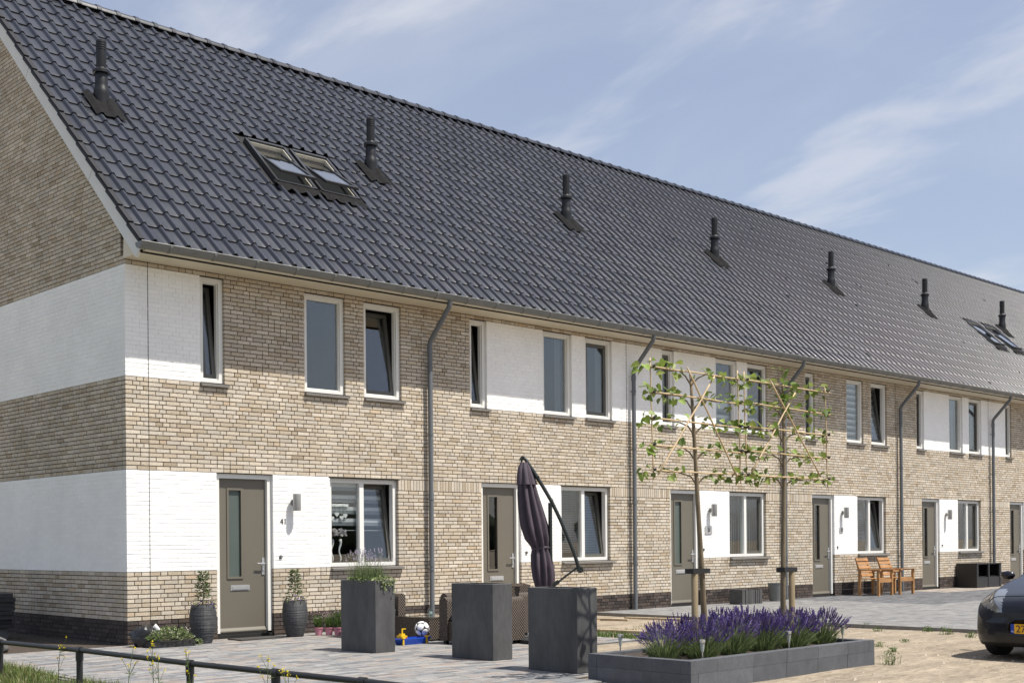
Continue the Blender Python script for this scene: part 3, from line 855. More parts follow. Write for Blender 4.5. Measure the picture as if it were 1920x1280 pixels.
    # drainpipe at the right end
    if n < 8:
        px = xb - 0.02; py = -0.085; r_ = 0.041
        pp = MB()
        pp.tube([(px, GY, GZ - 0.05), (px, GY, GZ - 0.13), (px, GY + 0.02, GZ - 0.18), (px, py - 0.03, 4.63), (px, py, 4.57), (px, py, 4.50), (px, py, -0.05)], r_, 14)
        for z in (4.45, 2.1, 1.0): pp.tube([(px, py, z - 0.05), (px, py, z + 0.05)], r_ + 0.005, 14)
        pipe = pp.build('drainpipe', 'pipe_pvc', h, smooth=True, angle=40)
        for z in (4.2, 3.1, 2.05, 0.9):
            cl = MB(); cl.tube([(px, py, z - 0.012), (px, py, z + 0.012)], r_ + 0.007, 12); cl.tube([(px, py + r_, z), (px, 0.002, z)], 0.009, 6); cl.build('pipe_clip', 'pipe_pvc', pipe)
    # flue
    fx, fy = X + 0.60, 2.22
    zb = zr(fy)
    fl = MB()
    fl.lathe([(0.073, 0.52), (0.075, 0.53), (0.075, 0.94), (0.071, 0.945), (0.068, 0.945), (0.06, 0.93)], (fx, fy, zb), 18)
    fl.lathe([(0.115, -0.10), (0.115, 0.12), (0.118, 0.15), (0.112, 0.20), (0.098, 0.24), (0.094, 0.28), (0.094, 0.50), (0.075, 0.53)], (fx, fy, zb), 18)
    flue = fl.build('flue', 'flue_black', h, smooth=True, angle=35)
    rg = MB(); rg.lathe([(0.092, 0.44), (0.128, 0.45), (0.128, 0.49), (0.105, 0.515), (0.09, 0.52)], (fx, fy, zb), 18)
    for z in (0.80, 0.835, 0.87, 0.905): rg.lathe([(0.075, z), (0.080, z + 0.004), (0.080, z + 0.012), (0.075, z + 0.016)], (fx, fy, zb), 18, cap=False)
    rg.build('flue_ring', 'flue_black', flue, smooth=True, angle=35)
    ls = MB(); m_ = 14; rows = 7
    for j in range(rows + 1):
        for i in range(m_ + 1):
            x = fx - 0.25 + 0.50 * i / m_; t = -0.42 + 0.66 * j / rows + 0.012 * sin(i * 2.1)
            ph = ((x - (xb - 22 * TW if n == 1 else xa)) / (HW / 21)) % 1.0
            nn = 0.050 + tile_profile(ph if ph > 0.045 else ph + 1) * 0.95 + 0.05 * math.exp(-((x - fx) ** 2 + t * t) / 0.02)
            ls.v.append((x, fy + t * cos(A) - nn * sin(A), zb - 0.03 + t * sin(A) + nn * cos(A)))
    for j in range(rows):
        for i in range(m_):
            a = j * (m_ + 1) + i; ls.f.append((a, a + 1, a + m_ + 2, a + m_ + 1)); ls.c.append((1, 1, 1)); ls.m.append(0)
    ls.build('flue_flashing', 'lead', flue, smooth=True)
    for a, b in sky_: skylight(h, a, b, SY0, SY1, 0.20 if n == 1 else 0.08)
    if n == 1: barge(h)

def skylight(h, x0, x1, y0, y1, op):
    L = (y1 - y0) / cos(A)
    o3 = Vector((x0, y0, zr(y0))); ex = Vector((1, 0, 0)); et = Vector((0, cos(A), sin(A))); en = Vector((0, -sin(A), cos(A)))
    W_ = x1 - x0
    def Q(u, t, n_): return o3 + ex * u + et * t + en * n_
    def bx(mb, u0, u1, t0, t1, n0, n1, m=0):
        mb.obox(Q((u0 + u1) / 2, (t0 + t1) / 2, (n0 + n1) / 2), ex * (u1 - u0) / 2, et * (t1 - t0) / 2, en * (n1 - n0) / 2, m=m)
    fr = MB(); e = 0.05
    bx(fr, 0, e, 0, L, -0.1, 0.055); bx(fr, W_ - e, W_, 0, L, -0.1, 0.055); bx(fr, e, W_ - e, L - e, L, -0.1, 0.065); bx(fr, e, W_ - e, 0, e, -0.1, 0.05)
    sk = fr.build('skylight', 'skyframe', h)
    ln = MB()
    bx(ln, e, e + 0.02, e, L - e, -0.35, 0.03); bx(ln, W_ - e - 0.02, W_ - e, e, L - e, -0.35, 0.03); bx(ln, e + 0.02, W_ - e - 0.02, L - e - 0.02, L - e, -0.35, 0.03); bx(ln, e + 0.02, W_ - e - 0.02, e, e + 0.02, -0.35, 0.03)
    bx(ln, e + 0.02, W_ - e - 0.02, e + 0.02, L - e - 0.02, -0.40, -0.36); ln.build('lining', 'skylining', sk)
    # sash pivots about its middle: bottom swings out
    tm = L * 0.56
    def S(u, t, n_):
        dt = t - tm; return Q(u, tm + dt * cos(op) + n_ * sin(op), 0.045 - dt * sin(op) + n_ * cos(op))
    def sb(mb, u0, u1, t0, t1, n0, n1):
        n = len(mb.v)
        for nn in (n0, n1):
            for u, t in ((u0, t0), (u1, t0), (u1, t1), (u0, t1)): mb.v.append(tuple(S(u, t, nn)))
        for f in [(0, 1, 5, 4), (1, 2, 6, 5), (3, 0, 4, 7), (4, 5, 6, 7), (0, 3, 2, 1), (2, 3, 7, 6)]:
            mb.f.append(tuple(n + i for i in f)); mb.c.append((1, 1, 1)); mb.m.append(0)
    ss = MB(); a, b, c, d = 0.06, W_ - 0.06, 0.06, L - 0.06; k = 0.05
    sb(ss, a, a + k, c, d, -0.02, 0.02); sb(ss, b - k, b, c, d, -0.02, 0.02); sb(ss, a + k, b - k, c, c + k + 0.02, -0.02, 0.022); sb(ss, a + k, b - k, d - k, d, -0.02, 0.022)
    ss.build('sash', 'skyframe', sk)
    gp = MB(); sb(gp, a + k - 0.01, b - k + 0.01, c + k, d - k + 0.01, -0.004, 0.004); gp.build('pane', 'glass_roof', sk)
    ap = MB(); m_ = 16
    for j in range(2):
        for i in range(m_ + 1):
            u = -0.05 + (W_ + 0.1) * i / m_; ph = (u / TW) % 1
            ap.v.append(tuple(Q(u, -0.22 + 0.24 * j, 0.02 + (tile_profile(ph) if j == 0 else 0.015))))
    for i in range(m_): ap.f.append((i, i + 1, i + m_ + 2, i + m_ + 1)); ap.c.append((1, 1, 1)); ap.m.append(0)
    ap.build('apron', 'lead', sk, smooth=True)

def barge(h):
    m = MB(); xo, xi = -0.048, -0.006
    lo = 0.365
    P = [(-0.40, zr(-0.40) - lo), (-0.53, 5.215), (-0.575, 5.30), (-0.56, zr(-0.56) - 0.035), (RIDGE_Y, zr(RIDGE_Y) - 0.035), (RIDGE_Y, zr(RIDGE_Y) - lo)]
    m.prism(P, 'x', xo, xi)
    b = m.build('barge_board', 'barge', h)
    m = MB(); m.prism([(2 * RIDGE_Y - y, z) for y, z in P], 'x', xo, xi); m.build('barge_board', 'barge', h)
    # closes the box end of the eaves
    e = MB(); e.prism([(-0.53, SOF), (-0.53, 5.32), (0.0, zr(0) - 0.3), (0.02, SOF)], 'x', -0.006, 0.0); e.build('eaves_end', 'soffit_cream', b)
    # board joints
    for y in (0.85, 2.9):
        j = MB(); j.obox((xo - 0.0005, y, zr(y) - 0.19), (0.001, 0, 0), Vector((0, cos(A), sin(A))) * 0.003, Vector((0, -sin(A), cos(A))) * 0.11); j.build('board_joint', 'sill_stone', b)

HOUSES = [house(n) for n in range(1, 9)]

# ================================================================== objects
GREENS = [(0.10, 0.17, 0.035), (0.075, 0.13, 0.03), (0.14, 0.21, 0.05), (0.055, 0.10, 0.028), (0.12, 0.18, 0.06)]
def leaf_quad(mb, p, d, n, L, W_, c, fold=0.25):
    """pointed leaf from p along d, face normal about n: two quads folded on the midrib"""
    d = Vector(d).normalized(); n = Vector(n); s = d.cross(n)
    if s.length < 1e-4: s = d.cross(Vector((1, 0.3, 0)))
    s.normalize(); n = s.cross(d).normalized()
    p = Vector(p); m = p + d * L * 0.45; t = p + d * L - n * L * 0.12
    l_ = m + s * W_ / 2 + n * W_ * fold; r_ = m - s * W_ / 2 + n * W_ * fold
    mb.quad([p, l_, t], c); mb.quad([p, t, r_], c)
def rdir(up=0.3):
    a = U(0, 2 * pi); z = U(-0.6, 1) * (1 - up) + up; r_ = sqrt(max(0, 1 - min(1, z * z)))
    return Vector((r_ * cos(a), r_ * sin(a), z))
def bush_leaves(mb, cen, rad, n, L, W_, pal, shape=None):
    cen = Vector(cen)
    for i in range(n):
        while True:
            q = Vector((U(-1, 1), U(-1, 1), U(-1, 1)))
            if q.length <= 1: break
        if R() < 0.6: q = q.normalized() * U(0.7, 1.0)
        if shape: q = shape(q)
        p = cen + Vector((q.x * rad[0], q.y * rad[1], q.z * rad[2]))
        d = (Vector((q.x, q.y, q.z * 0.6)) + rdir() * 0.9).normalized()
        leaf_quad(mb, p, d, rdir(0.5), L * U(0.6, 1.2), W_ * U(0.7, 1.2), jit(random.choice(pal), 0.25))
def blob_flowers(mb, cen, rad, n, size, pal):
    for i in range(n):
        q = rdir(0.4); p = Vector(cen) + Vector((q.x * rad[0], q.y * rad[1], q.z * rad[2])) * U(0.8, 1.1)
        c = jit(random.choice(pal), 0.2)
        for k in range(3):
            d = (q + rdir() * 0.9).normalized(); leaf_quad(mb, p, d, q, size, size * 0.9, c, 0.1)
def blade(mb, p, h, lean, w_, c):
    p = Vector(p); a = U(0, 2 * pi); s = Vector((cos(a), sin(a), 0)) * w_; l = Vector((lean[0], lean[1], 0))
    m = p + Vector((0, 0, h * 0.55)) + l * 0.35; t = p + Vector((0, 0, h)) + l
    mb.quad([p - s, p + s, m + s * 0.7, m - s * 0.7], c); mb.quad([m - s * 0.7, m + s * 0.7, t], c)

# ---- tall planters
def planter(C0, hgt, label):
    x, y = C0; w_, d = 0.30, 0.70
    t = thing('planter', label, 'planter', (x, y, 0), 'tall dark concrete planters on the terrace')
    mb = MB(); e = 0.03; b = 0.006
    # bevelled shell with open top
    def ring(off, z): return [(x + off, y + off, z), (x + w_ - off, y + off, z), (x + w_ - off, y + d - off, z), (x + off, y + d - off, z)]
    rows = [ring(b, 0.0), ring(0, b), ring(0, hgt - b), ring(b, hgt), ring(e, hgt), ring(e + 0.003, hgt - 0.06)]
    for r0, r1 in zip(rows[:-1], rows[1:]):
        for i in range(4): mb.quad([r0[i], r0[(i + 1) % 4], r1[(i + 1) % 4], r1[i]])
    mb.build('shell', 'concrete_dark', t)
    s = MB(); m_ = 8
    for j in range(m_ + 1):
        for i in range(m_ + 1):
            s.v.append((x + e + (w_ - 2 * e) * i / m_, y + e + (d - 2 * e) * j / m_, hgt - 0.035 + U(-0.012, 0.03)))
    for j in range(m_):
        for i in range(m_):
            a = j * (m_ + 1) + i; s.f.append((a, a + 1, a + m_ + 2, a + m_ + 1)); s.c.append((1, 1, 1)); s.m.append(0)
    s.build('soil', 'soil', t, smooth=True)
    return t
planter((1.43, -3.535), 0.885, 'tall dark concrete planter topped with grey green lavender, nearest the front door')
planter((1.69, -5.34), 0.868, 'tall dark concrete planter filled with bare soil, middle one of three')
planter((1.31, -6.985), 0.864, 'tall dark concrete planter with bare soil standing before the folded parasol')
# lavender in the first planter
pl = thing('lavender_plant', 'pale lavender with fine grey green leaves growing in the leftmost tall planter', 'plant', (1.58, -3.2, 0.85))
mb = MB(); fl = MB()
for i in range(420):
    bx_, by_ = U(1.48, 1.70), U(-3.42, -2.92)
    hgt = U(0.12, 0.26); ln = (U(-0.10, 0.10), U(-0.12, 0.10))
    blade(mb, (bx_, by_, 0.85), hgt, ln, 0.004, jit(random.choice([(0.14, 0.19, 0.07), (0.11, 0.16, 0.055), (0.17, 0.22, 0.09)]), 0.2))
for i in range(75):
    bx_, by_ = U(1.49, 1.69), U(-3.40, -2.95); hgt = U(0.24, 0.40); lx, ly = U(-0.13, 0.13), U(-0.15, 0.12)
    fl.tube([(bx_, by_, 0.88), (bx_ + lx * 0.5, by_ + ly * 0.5, 0.88 + hgt * 0.6), (bx_ + lx, by_ + ly, 0.88 + hgt)], [0.0016, 0.0014, 0.001], 3, c=(0.22, 0.25, 0.14), caps=False)
    for k in range(4):
        z = 0.88 + hgt - 0.012 * k; leaf_quad(fl, (bx_ + lx, by_ + ly, z), rdir(0.5), rdir(), 0.022, 0.013, jit((0.42, 0.37, 0.48), 0.2))
mb.build('foliage', 'leaf', pl); fl.build('flowers', 'flower', pl)
tr = thing('trailing_plant', 'pale green trailing plant spilling over the rim of the leftmost planter', 'plant', (1.6, -3.5, 0.86))
mb = MB()
bush_leaves(mb, (1.60, -3.50, 0.875), (0.17, 0.07, 0.05), 170, 0.035, 0.025, [(0.26, 0.31, 0.13), (0.32, 0.36, 0.18), (0.19, 0.25, 0.09)])
bush_leaves(mb, (1.47, -3.2, 0.885), (0.06, 0.3, 0.04), 120, 0.032, 0.022, [(0.22, 0.28, 0.10), (0.15, 0.21, 0.07)])
for i in range(7):
    x_ = U(1.46, 1.72); L_ = U(0.04, 0.13)
    for k in range(7): leaf_quad(mb, (x_ + U(-0.012, 0.012), -3.545 - U(0, 0.015), 0.87 - L_ * k / 6), rdir(-0.2), (0, -1, 0.2), 0.03, 0.022, jit((0.25, 0.30, 0.13), 0.25))
mb.build('foliage', 'leaf', tr)

# ---- ribbed urns with plants
def urn(x, y, label, plabel, seed):
    random.seed(seed)
    t = thing('ribbed_pot', label, 'flower pot', (x, y, 0), 'ribbed pots beside the front door')
    prof = []; H = 0.52
    for i in range(95):
        k = i / 94; r_ = 0.115 + 0.068 * sin(pi * min(1, k / 0.62) / 2) - (0.030 * ((k - 0.62) / 0.38) ** 2 if k > 0.62 else 0)
        prof.append((r_ + 0.0035 * (i % 2) + U(-0.0015, 0.0015), H * k))
    prof += [(0.135, H), (0.13, H - 0.05)]
    mb = MB(); n0 = len(mb.v); mb.lathe(prof, (x, y, 0), 28, cap=True)
    mb.v = [(a, b, c + 0.006 * noise.noise(Vector((a * 14, b * 14, c * 8)))) for a, b, c in mb.v]
    mb.build('pot', 'pot_dark', t)
    s = MB(); s.lathe([(0.131, H - 0.03), (0.05, H - 0.02), (0.001, H - 0.02)], (x, y, 0), 16, cap=False); s.build('soil', 'soil', t)
    p = thing('potted_shrub', plabel, 'plant', (x, y, H - 0.02), 'shrubs in the ribbed pots')
    lf = MB(); st = MB(); fl = MB()
    st.tube([(x, y, H - 0.03), (x + 0.01, y, H + 0.2), (x, y + 0.01, H + 0.42)], [0.008, 0.006, 0.003], 5)
    for i in range(330):
        k = R() ** 0.8; a = U(0, 2 * pi); r_ = (0.10 - 0.065 * k) * U(0.3, 1.1); z = H + 0.03 + 0.42 * k
        d = Vector((cos(a), sin(a), U(-0.3, 0.8)))
        leaf_quad(lf, (x + r_ * cos(a), y + r_ * sin(a), z), d, (0, 0, 1), U(0.04, 0.075), U(0.016, 0.028), jit(random.choice([(0.07, 0.12, 0.03), (0.045, 0.085, 0.02), (0.11, 0.16, 0.05), (0.16, 0.21, 0.09)]), 0.25))
    for i in range(70):
        a = U(0, 2 * pi); r_ = U(0.08, 0.16)
        leaf_quad(lf, (x + r_ * cos(a), y + r_ * sin(a), H + U(-0.01, 0.05)), (cos(a), sin(a), U(-0.2, 0.7)), (0, 0, 1), 0.045, 0.02, jit((0.16, 0.19, 0.07), 0.3))
    blob_flowers(fl, (x, y, H + 0.0), (0.15, 0.15, 0.06), 26, 0.02, [(0.26, 0.14, 0.48), (0.34, 0.22, 0.55), (0.2, 0.1, 0.4)])
    blob_flowers(fl, (x - 0.03, y, H + 0.14), (0.10, 0.09, 0.09), 14, 0.016, [(0.7, 0.68, 0.55)])
    lf.build('foliage', 'leaf', p); st.build('stem', 'bark', p); fl.build('flowers', 'flower', p)
urn(0.885, -0.43, 'ribbed charcoal pot on the left of the front door', 'bushy upright shrub with violet flowers in the pot left of the door', 5)
urn(2.375, -0.44, 'ribbed charcoal pot on the right of the front door', 'bushy upright shrub with violet flowers in the pot right of the door', 6)
random.seed(21)
# ---- pink pots
for i, (x, y) in enumerate([(2.745, -0.50), (2.86, -0.60), (2.945, -0.70)]):
    lb = ['leftmost of the three small pink pots near the wall', 'middle one of the three small pink pots near the wall', 'rightmost of the three small pink pots, half hidden by the planter'][i]
    t = thing('pink_pot', lb, 'flower pot', (x, y, 0), 'small pink pots by the wall')
    mb = MB(); mb.lathe([(0.045, 0), (0.060, 0.10), (0.066, 0.10), (0.068, 0.118), (0.058, 0.118), (0.055, 0.09)], (x, y, 0), 20); mb.build('pot', 'pink', t, smooth=True, angle=30)
    p = thing('potted_herb', ['small leafy plant in the leftmost pink pot', 'small leafy plant in the middle pink pot', 'tall leafy plant in the rightmost pink pot'][i], 'plant', (x, y, 0.1), 'plants in the pink pots')
    lf = MB()
    for k in range(170):
        h = U(0.1, 0.24 + 0.10 * (i == 2)); blade(lf, (x + U(-0.04, 0.04), y + U(-0.04, 0.04), 0.09), h, (U(-0.09, 0.09), U(-0.09, 0.09)), 0.006, jit(random.choice(GREENS), 0.3))
    for k in range(45): leaf_quad(lf, (x + U(-0.1, 0.1), y + U(-0.1, 0.1), U(0.24, 0.36 + 0.08 * (i == 2))), rdir(0.5), rdir(), 0.02, 0.012, jit((0.48, 0.36, 0.40), 0.3))
    lf.build('foliage', 'leaf', p)
# ---- flower tray and bag of potting soil
t = thing('flower_tray', 'low black tray of white flowering ground plants beside the left pot', 'flower tray', (0.29, -0.62, 0))
mb = MB(); mb.prism([(-0.02, -0.72), (0.60, -0.72), (0.60, -0.5), (-0.02, -0.5)], 'z', 0.0, 0.075); mb.build('tray', 'black_panel', t)
lf = MB(); bush_leaves(lf, (0.29, -0.61, 0.09), (0.34, 0.16, 0.17), 620, 0.045, 0.026, [(0.13, 0.18, 0.06), (0.20, 0.25, 0.10), (0.26, 0.30, 0.15), (0.08, 0.12, 0.04)], lambda q: Vector((q.x, q.y, abs(q.z) * (1 - 0.5 * q.x * q.x))))
bush_leaves(lf, (0.64, -0.66, 0.03), (0.10, 0.08, 0.05), 60, 0.04, 0.022, [(0.20, 0.25, 0.10)])
fl = MB()
for i in range(60): leaf_quad(fl, (0.29 + U(-0.3, 0.3), -0.63 + U(-0.15, 0.1), U(0.12, 0.25)), rdir(0.4), rdir(0.5), 0.018, 0.016, (0.75, 0.74, 0.62))
lf.build('foliage', 'leaf', t); fl.build('flowers', 'flower', t)
t = thing('soil_bag', 'crumpled black plastic bag with a white end lying by the house corner', 'bag', (0.04, -0.32, 0))
def lump(cen, rad, seed, nu=20, nv=12, amp=0.18):
    mb = MB()
    for j in range(nv + 1):
        for i in range(nu):
            a, b = 2 * pi * i / nu, pi * j / nv - pi / 2
            d = Vector((cos(a) * cos(b), sin(a) * cos(b), sin(b)))
            k = 1 + amp * noise.noise(d * 1.8 + Vector((seed, 0, 0))) + amp * 0.5 * noise.noise(d * 5 + Vector((0, seed, 0)))
            z = cen[2] + d.z * rad[2] * k
            mb.v.append((cen[0] + d.x * rad[0] * k, cen[1] + d.y * rad[1] * k, max(z, 0.002)))
    for j in range(nv):
        for i in range(nu):
            a = j * nu + i; b = j * nu + (i + 1) % nu; mb.f.append((a, b, b + nu, a + nu)); mb.c.append((1, 1, 1)); mb.m.append(0)
    return mb
lump((0.04, -0.36, 0.125), (0.19, 0.17, 0.155), 3, amp=0.4).build('bag_body', 'bag_black', t, smooth=True)
lump((0.20, -0.40, 0.13), (0.03, 0.13, 0.15), 8, amp=0.3).build('bag_end', 'white_plastic', t, smooth=True)
# ---- mats
for (x0, x1, y0, y1), m_, lb in (((1.41, 2.12, -0.54, -0.19), 'doormat', 'dark rubber doormat in front of the door of number 41'), ((16.62, 17.45, -0.62, -0.22), 'coir', 'brown coir doormat before the door left of the bench'), ((11.50, 12.25, -0.55, -0.15), 'doormat', 'dark doormat before the door behind the left trained tree')):
    mb = MB(); mb.prism([(x0, y0), (x1, y0), (x1, y1), (x0, y1)], 'z', 0.003, 0.018); o = mb.build('doormat', m_, loc=((x0 + x1) / 2, (y0 + y1) / 2, 0)); tag(o, lb, 'doormat')
# ---- orchids and garland in the window of number 41
for i, x in enumerate((3.52, 3.67)):
    t = thing('orchid', ['white orchid in a wavy vase, left one in the window', 'white orchid in a wavy vase, right one in the window'][i], 'orchid', (x, 0.22, 1.045), 'orchids on the window sill')
    mb = MB(); mb.tube([(x + 0.018 * sin(k * 1.15), 0.22, 1.045 + 0.045 * k) for k in range(9)], [0.012] * 5 + [0.015, 0.017, 0.02, 0.026], 8); mb.build('vase', 'white_plastic', t, smooth=True)
    fl = MB(); blob_flowers(fl, (x - 0.01, 0.17, 1.45), (0.07, 0.03, 0.10), 30, 0.045, [(0.75, 0.73, 0.70), (0.68, 0.62, 0.64)]); fl.build('blossoms', 'flower', t)
    st = MB(); st.tube([(x, 0.22, 1.4), (x, 0.21, 1.52)], 0.005, 5); st.build('stem', 'bark', t)
t = thing('heart_garland', 'white twig garland with hanging hearts in the window of number 41', 'garland', (3.6, 0.2, 1.9))
mb = MB()
for k in range(3): mb.tube([(3.38 + 0.04 * i, 0.145, 1.93 + 0.018 * sin(i * 1.7 + k * 2)) for i in range(11)], 0.009, 5)
mb.build('twig', 'white_plastic', t)
for i, (x, z) in enumerate(((3.47, 1.73), (3.56, 1.79), (3.65, 1.74), (3.72, 1.77))):
    hb = MB(); pts = []
    for k in range(20):
        a = 2 * pi * k / 20; pts.append((x + 0.0033 * 16 * sin(a) ** 3 * 0.75, z + 0.0025 * (13 * cos(a) - 5 * cos(2 * a) - 2 * cos(3 * a) - cos(4 * a))))
    hb.prism(pts, 'y', 0.135, 0.155); hb.tube([(x, 0.145, z + 0.03), (x, 0.145, 1.93)], 0.002, 4); hb.build('heart', 'white_plastic', t)

# ---- rattan set
def armchair_proto():
    t = thing('rattan_armchair', 'x', 'armchair', (0, 0, 0), 'brown rattan armchairs on the terrace')
    # local: seat faces -x, arms along x at both y ends
    D, W2, H = 0.80, 0.40, 0.62
    def arm(y0, y1):
        mb = MB(); rr = (y1 - y0) / 2
        sec = [(y0, 0.05), (y1, 0.05)] + [((y0 + y1) / 2 + rr * cos(a), H - 0.07 + 0.07 * sin(a)) for a in [pi * i / 8 for i in range(9)]]
        mb.prism(sec, 'x', 0.0, D); mb.build('arm', 'rattan', t, local=True, smooth=True, angle=40)
    arm(-W2, -W2 + 0.16); arm(W2 - 0.16, W2)
    mb = MB(); mb.prism([(D - 0.18, 0.05), (D, 0.05), (D + 0.06, 0.66), (D + 0.05, 0.72), (D - 0.03, 0.74), (D - 0.10, 0.70)], 'y', -W2 + 0.162, W2 - 0.162); mb.build('back', 'rattan', t, local=True, smooth=True, angle=40)
    mb = MB(); mb.box(0.02, D - 0.18, -W2 + 0.162, W2 - 0.162, 0.06, 0.30); mb.build('seat_base', 'rattan', t, local=True)
    mb = MB(); mb.box(0.03, D - 0.12, -W2 + 0.17, W2 - 0.17, 0.302, 0.40); o = mb.build('cushion', 'black_panel', t, local=True); o.modifiers.new('b', 'BEVEL').width = 0.03; o.modifiers['b'].segments = 3
    for x in (0.06, D - 0.1):
        for y in (-W2 + 0.07, W2 - 0.07):
            f = MB(); f.box(x - 0.025, x + 0.025, y - 0.025, y + 0.025, 0.0, 0.05); f.build('foot', 'black_panel', t, local=True)
    return t
proto = armchair_proto()
for i, (x, y, rz, lb) in enumerate([(2.88, -3.44, 0.0, 'brown rattan armchair half hidden by the middle planter, nearest the viewer'), (3.085, -1.68, pi / 2, 'brown rattan armchair by the wall, seen right of the leftmost planter'), (3.66, -2.56, 0.0, 'wide brown rattan seat glimpsed between the middle and right planters')]):
    o = proto if i == 0 else copy_tree(proto)
    o.location = (x, y, 0); o.rotation_euler = (0, 0, rz); o['label'] = lb
    o.scale = [(1, 1, 1), (0.72, 0.84, 1), (1.38, 1, 1)][i]
t = thing('rattan_table', 'low brown rattan table with a glass top behind the leftmost planter', 'table', (3.33, -2.2, 0))
mb = MB(); mb.box(3.06, 3.61, -2.62, -1.80, 0.02, 0.315); mb.build('base', 'rattan', t)
g = MB(); g.box(3.045, 3.625, -2.635, -1.785, 0.318, 0.330); g.build('glass_top', 'glass', t)
t = thing('glass_jar', 'small glass jar standing on the low rattan table', 'jar', (3.36, -2.30, 0.33))
mb = MB(); mb.lathe([(0.035, 0.331), (0.038, 0.34), (0.038, 0.40), (0.030, 0.415), (0.030, 0.425), (0.027, 0.425), (0.034, 0.40), (0.034, 0.34)], (3.36, -2.30, 0), 18); mb.build('jar', 'glass_clear', t, smooth=True)
mb = MB(); mb.lathe([(0.026, 0.342), (0.026, 0.38)], (3.36, -2.30, 0), 12); mb.build('candle', 'curtain_green', t, smooth=True, angle=40)

# ---- football: truncated-icosahedron look, white discs on a dark seam ball
t = thing('football', 'white football with black seams resting on the blue toy', 'ball', (2.93, -2.60, 0.19))
cb = Vector((2.90, -2.66, 0.185)); RB = 0.098
me_b = bmesh.new(); bmesh.ops.create_icosphere(me_b, subdivisions=3, radius=RB * 0.975)
mb = MB(); mb.v = [tuple(v.co + cb) for v in me_b.verts]; mb.f = [tuple(v.index for v in f.verts) for f in me_b.faces]; mb.c = [(1, 1, 1)] * len(mb.f); mb.m = [0] * len(mb.f)
mb.build('seam_ball', 'ball_black', t, smooth=True); me_b.free()
ph = (1 + sqrt(5)) / 2
ctr = []
for s1 in (-1, 1):
    for s2 in (-1, 1): ctr += [(0, s1, s2 * ph), (s1, s2 * ph, 0), (s2 * ph, 0, s1)]
rotm = Matrix.Rotation(0.5, 3, 'X') @ Matrix.Rotation(0.4, 3, 'Z')
for c_ in ctr:
    c_ = (rotm @ Vector(c_)).normalized(); a1 = c_.orthogonal().normalized(); a2 = c_.cross(a1); dk = MB(); n_ = 16
    for r_, hgt in ((0.50, 0.985), (0.47, 1.0), (0.3, 1.006), (0.15, 1.01)):
        for k in range(n_):
            d = (c_ * cos(r_) + (a1 * cos(2 * pi * k / n_) + a2 * sin(2 * pi * k / n_)) * sin(r_)).normalized(); dk.v.append(tuple(cb + d * RB * hgt))
    for r_ in range(3):
        for k in range(n_):
            a = r_ * n_ + k; b = r_ * n_ + (k + 1) % n_; dk.f.append((a, b, b + n_, a + n_)); dk.c.append((1, 1, 1)); dk.m.append(0)
    dk.f.append(tuple(range(3 * n_, 4 * n_))); dk.c.append((1, 1, 1)); dk.m.append(0)
    dk.build('white_panel', 'ball_white', t, smooth=True)
# ---- toy boat
t = thing('toy_boat', 'blue plastic toy boat with yellow crane on the terrace by the table', 'toy', (2.66, -2.70, 0))
mb = MB(); hull = [(2.38, -2.86), (2.88, -2.86), (2.98, -2.76), (2.88, -2.66), (2.38, -2.66)]
for (z0, s0), (z1, s1) in (((0.0, 0.8), (0.075, 1.0)), ((0.075, 1.0), (0.085, 0.97)), ((0.085, 0.9), (0.05, 0.88))):
    c0 = Vector((2.66, -2.76)); A0 = [c0 + (Vector(p) - c0) * s0 for p in hull]; A1 = [c0 + (Vector(p) - c0) * s1 for p in hull]
    for i in range(5): mb.quad([(*A0[i], z0), (*A0[(i + 1) % 5], z0), (*A1[(i + 1) % 5], z1), (*A1[i], z1)])
mb.quad([(*(Vector((2.66, -2.76)) + (Vector(p) - Vector((2.66, -2.76))) * 0.9), 0.055) for p in hull])
mb.build('hull', 'toy_blue', t)
mb = MB(); mb.box(2.42, 2.52, -2.81, -2.71, 0.056, 0.12); mb.box(2.44, 2.50, -2.79, -2.73, 0.12, 0.145); mb.box(2.465, 2.48, -2.77, -2.755, 0.145, 0.20); mb.box(2.465, 2.53, -2.77, -2.755, 0.20, 0.212); mb.build('crane', 'toy_yellow', t)
mb = MB(); mb.box(2.425, 2.515, -2.814, -2.81, 0.085, 0.10); mb.build('stripe', 'toy_red', t)
for x in (2.40, 2.80): mb = MB(); mb.box(x, x + 0.02, -2.872, -2.852, 0.0, 0.10); mb.box(x - 0.015, x + 0.035, -2.88, -2.85, 0.088, 0.11); mb.build('yellow_leg', 'toy_yellow', t)

# ---- cantilever parasol, folded
UB0 = Vector((4.03, -3.99, 0)); MPP = (UB0 - CAM).dot(_d) / 2343.9
def up_(px, py, dep=0.0):
    """point in the parasol's own vertical plane, metres from photo measurements"""
    e = Vector((sin(YAW), -cos(YAW), 0)); f_ = Vector((cos(YAW), sin(YAW), 0))
    return UB0 + e * ((px - 1033) * MPP) + Vector((0, 0, (1203 - py) * MPP)) + f_ * dep
t = thing('parasol', 'folded aubergine cantilever parasol with dark arm on a round base', 'parasol', UB0)
mb = MB(); mb.lathe([(0.45, 0.0), (0.46, 0.015), (0.46, 0.05), (0.43, 0.062), (0.05, 0.07)], UB0, 40); mb.build('base_plate', 'rubber', t, smooth=True, angle=30)
mb = MB(); mb.tube([up_(1033, 1203), up_(1033, 942)], 0.027, 14); mb.tube([up_(1033, 1120), up_(1033, 1092)], 0.036, 14); mb.build('pole', 'umb_metal', t, smooth=True, angle=40)
arm = [(982, 856), (988, 861), (1003, 884), (1020, 912), (1036, 940), (1052, 974), (1066, 1008), (1077, 1036), (1085, 1062), (1089, 1070)]
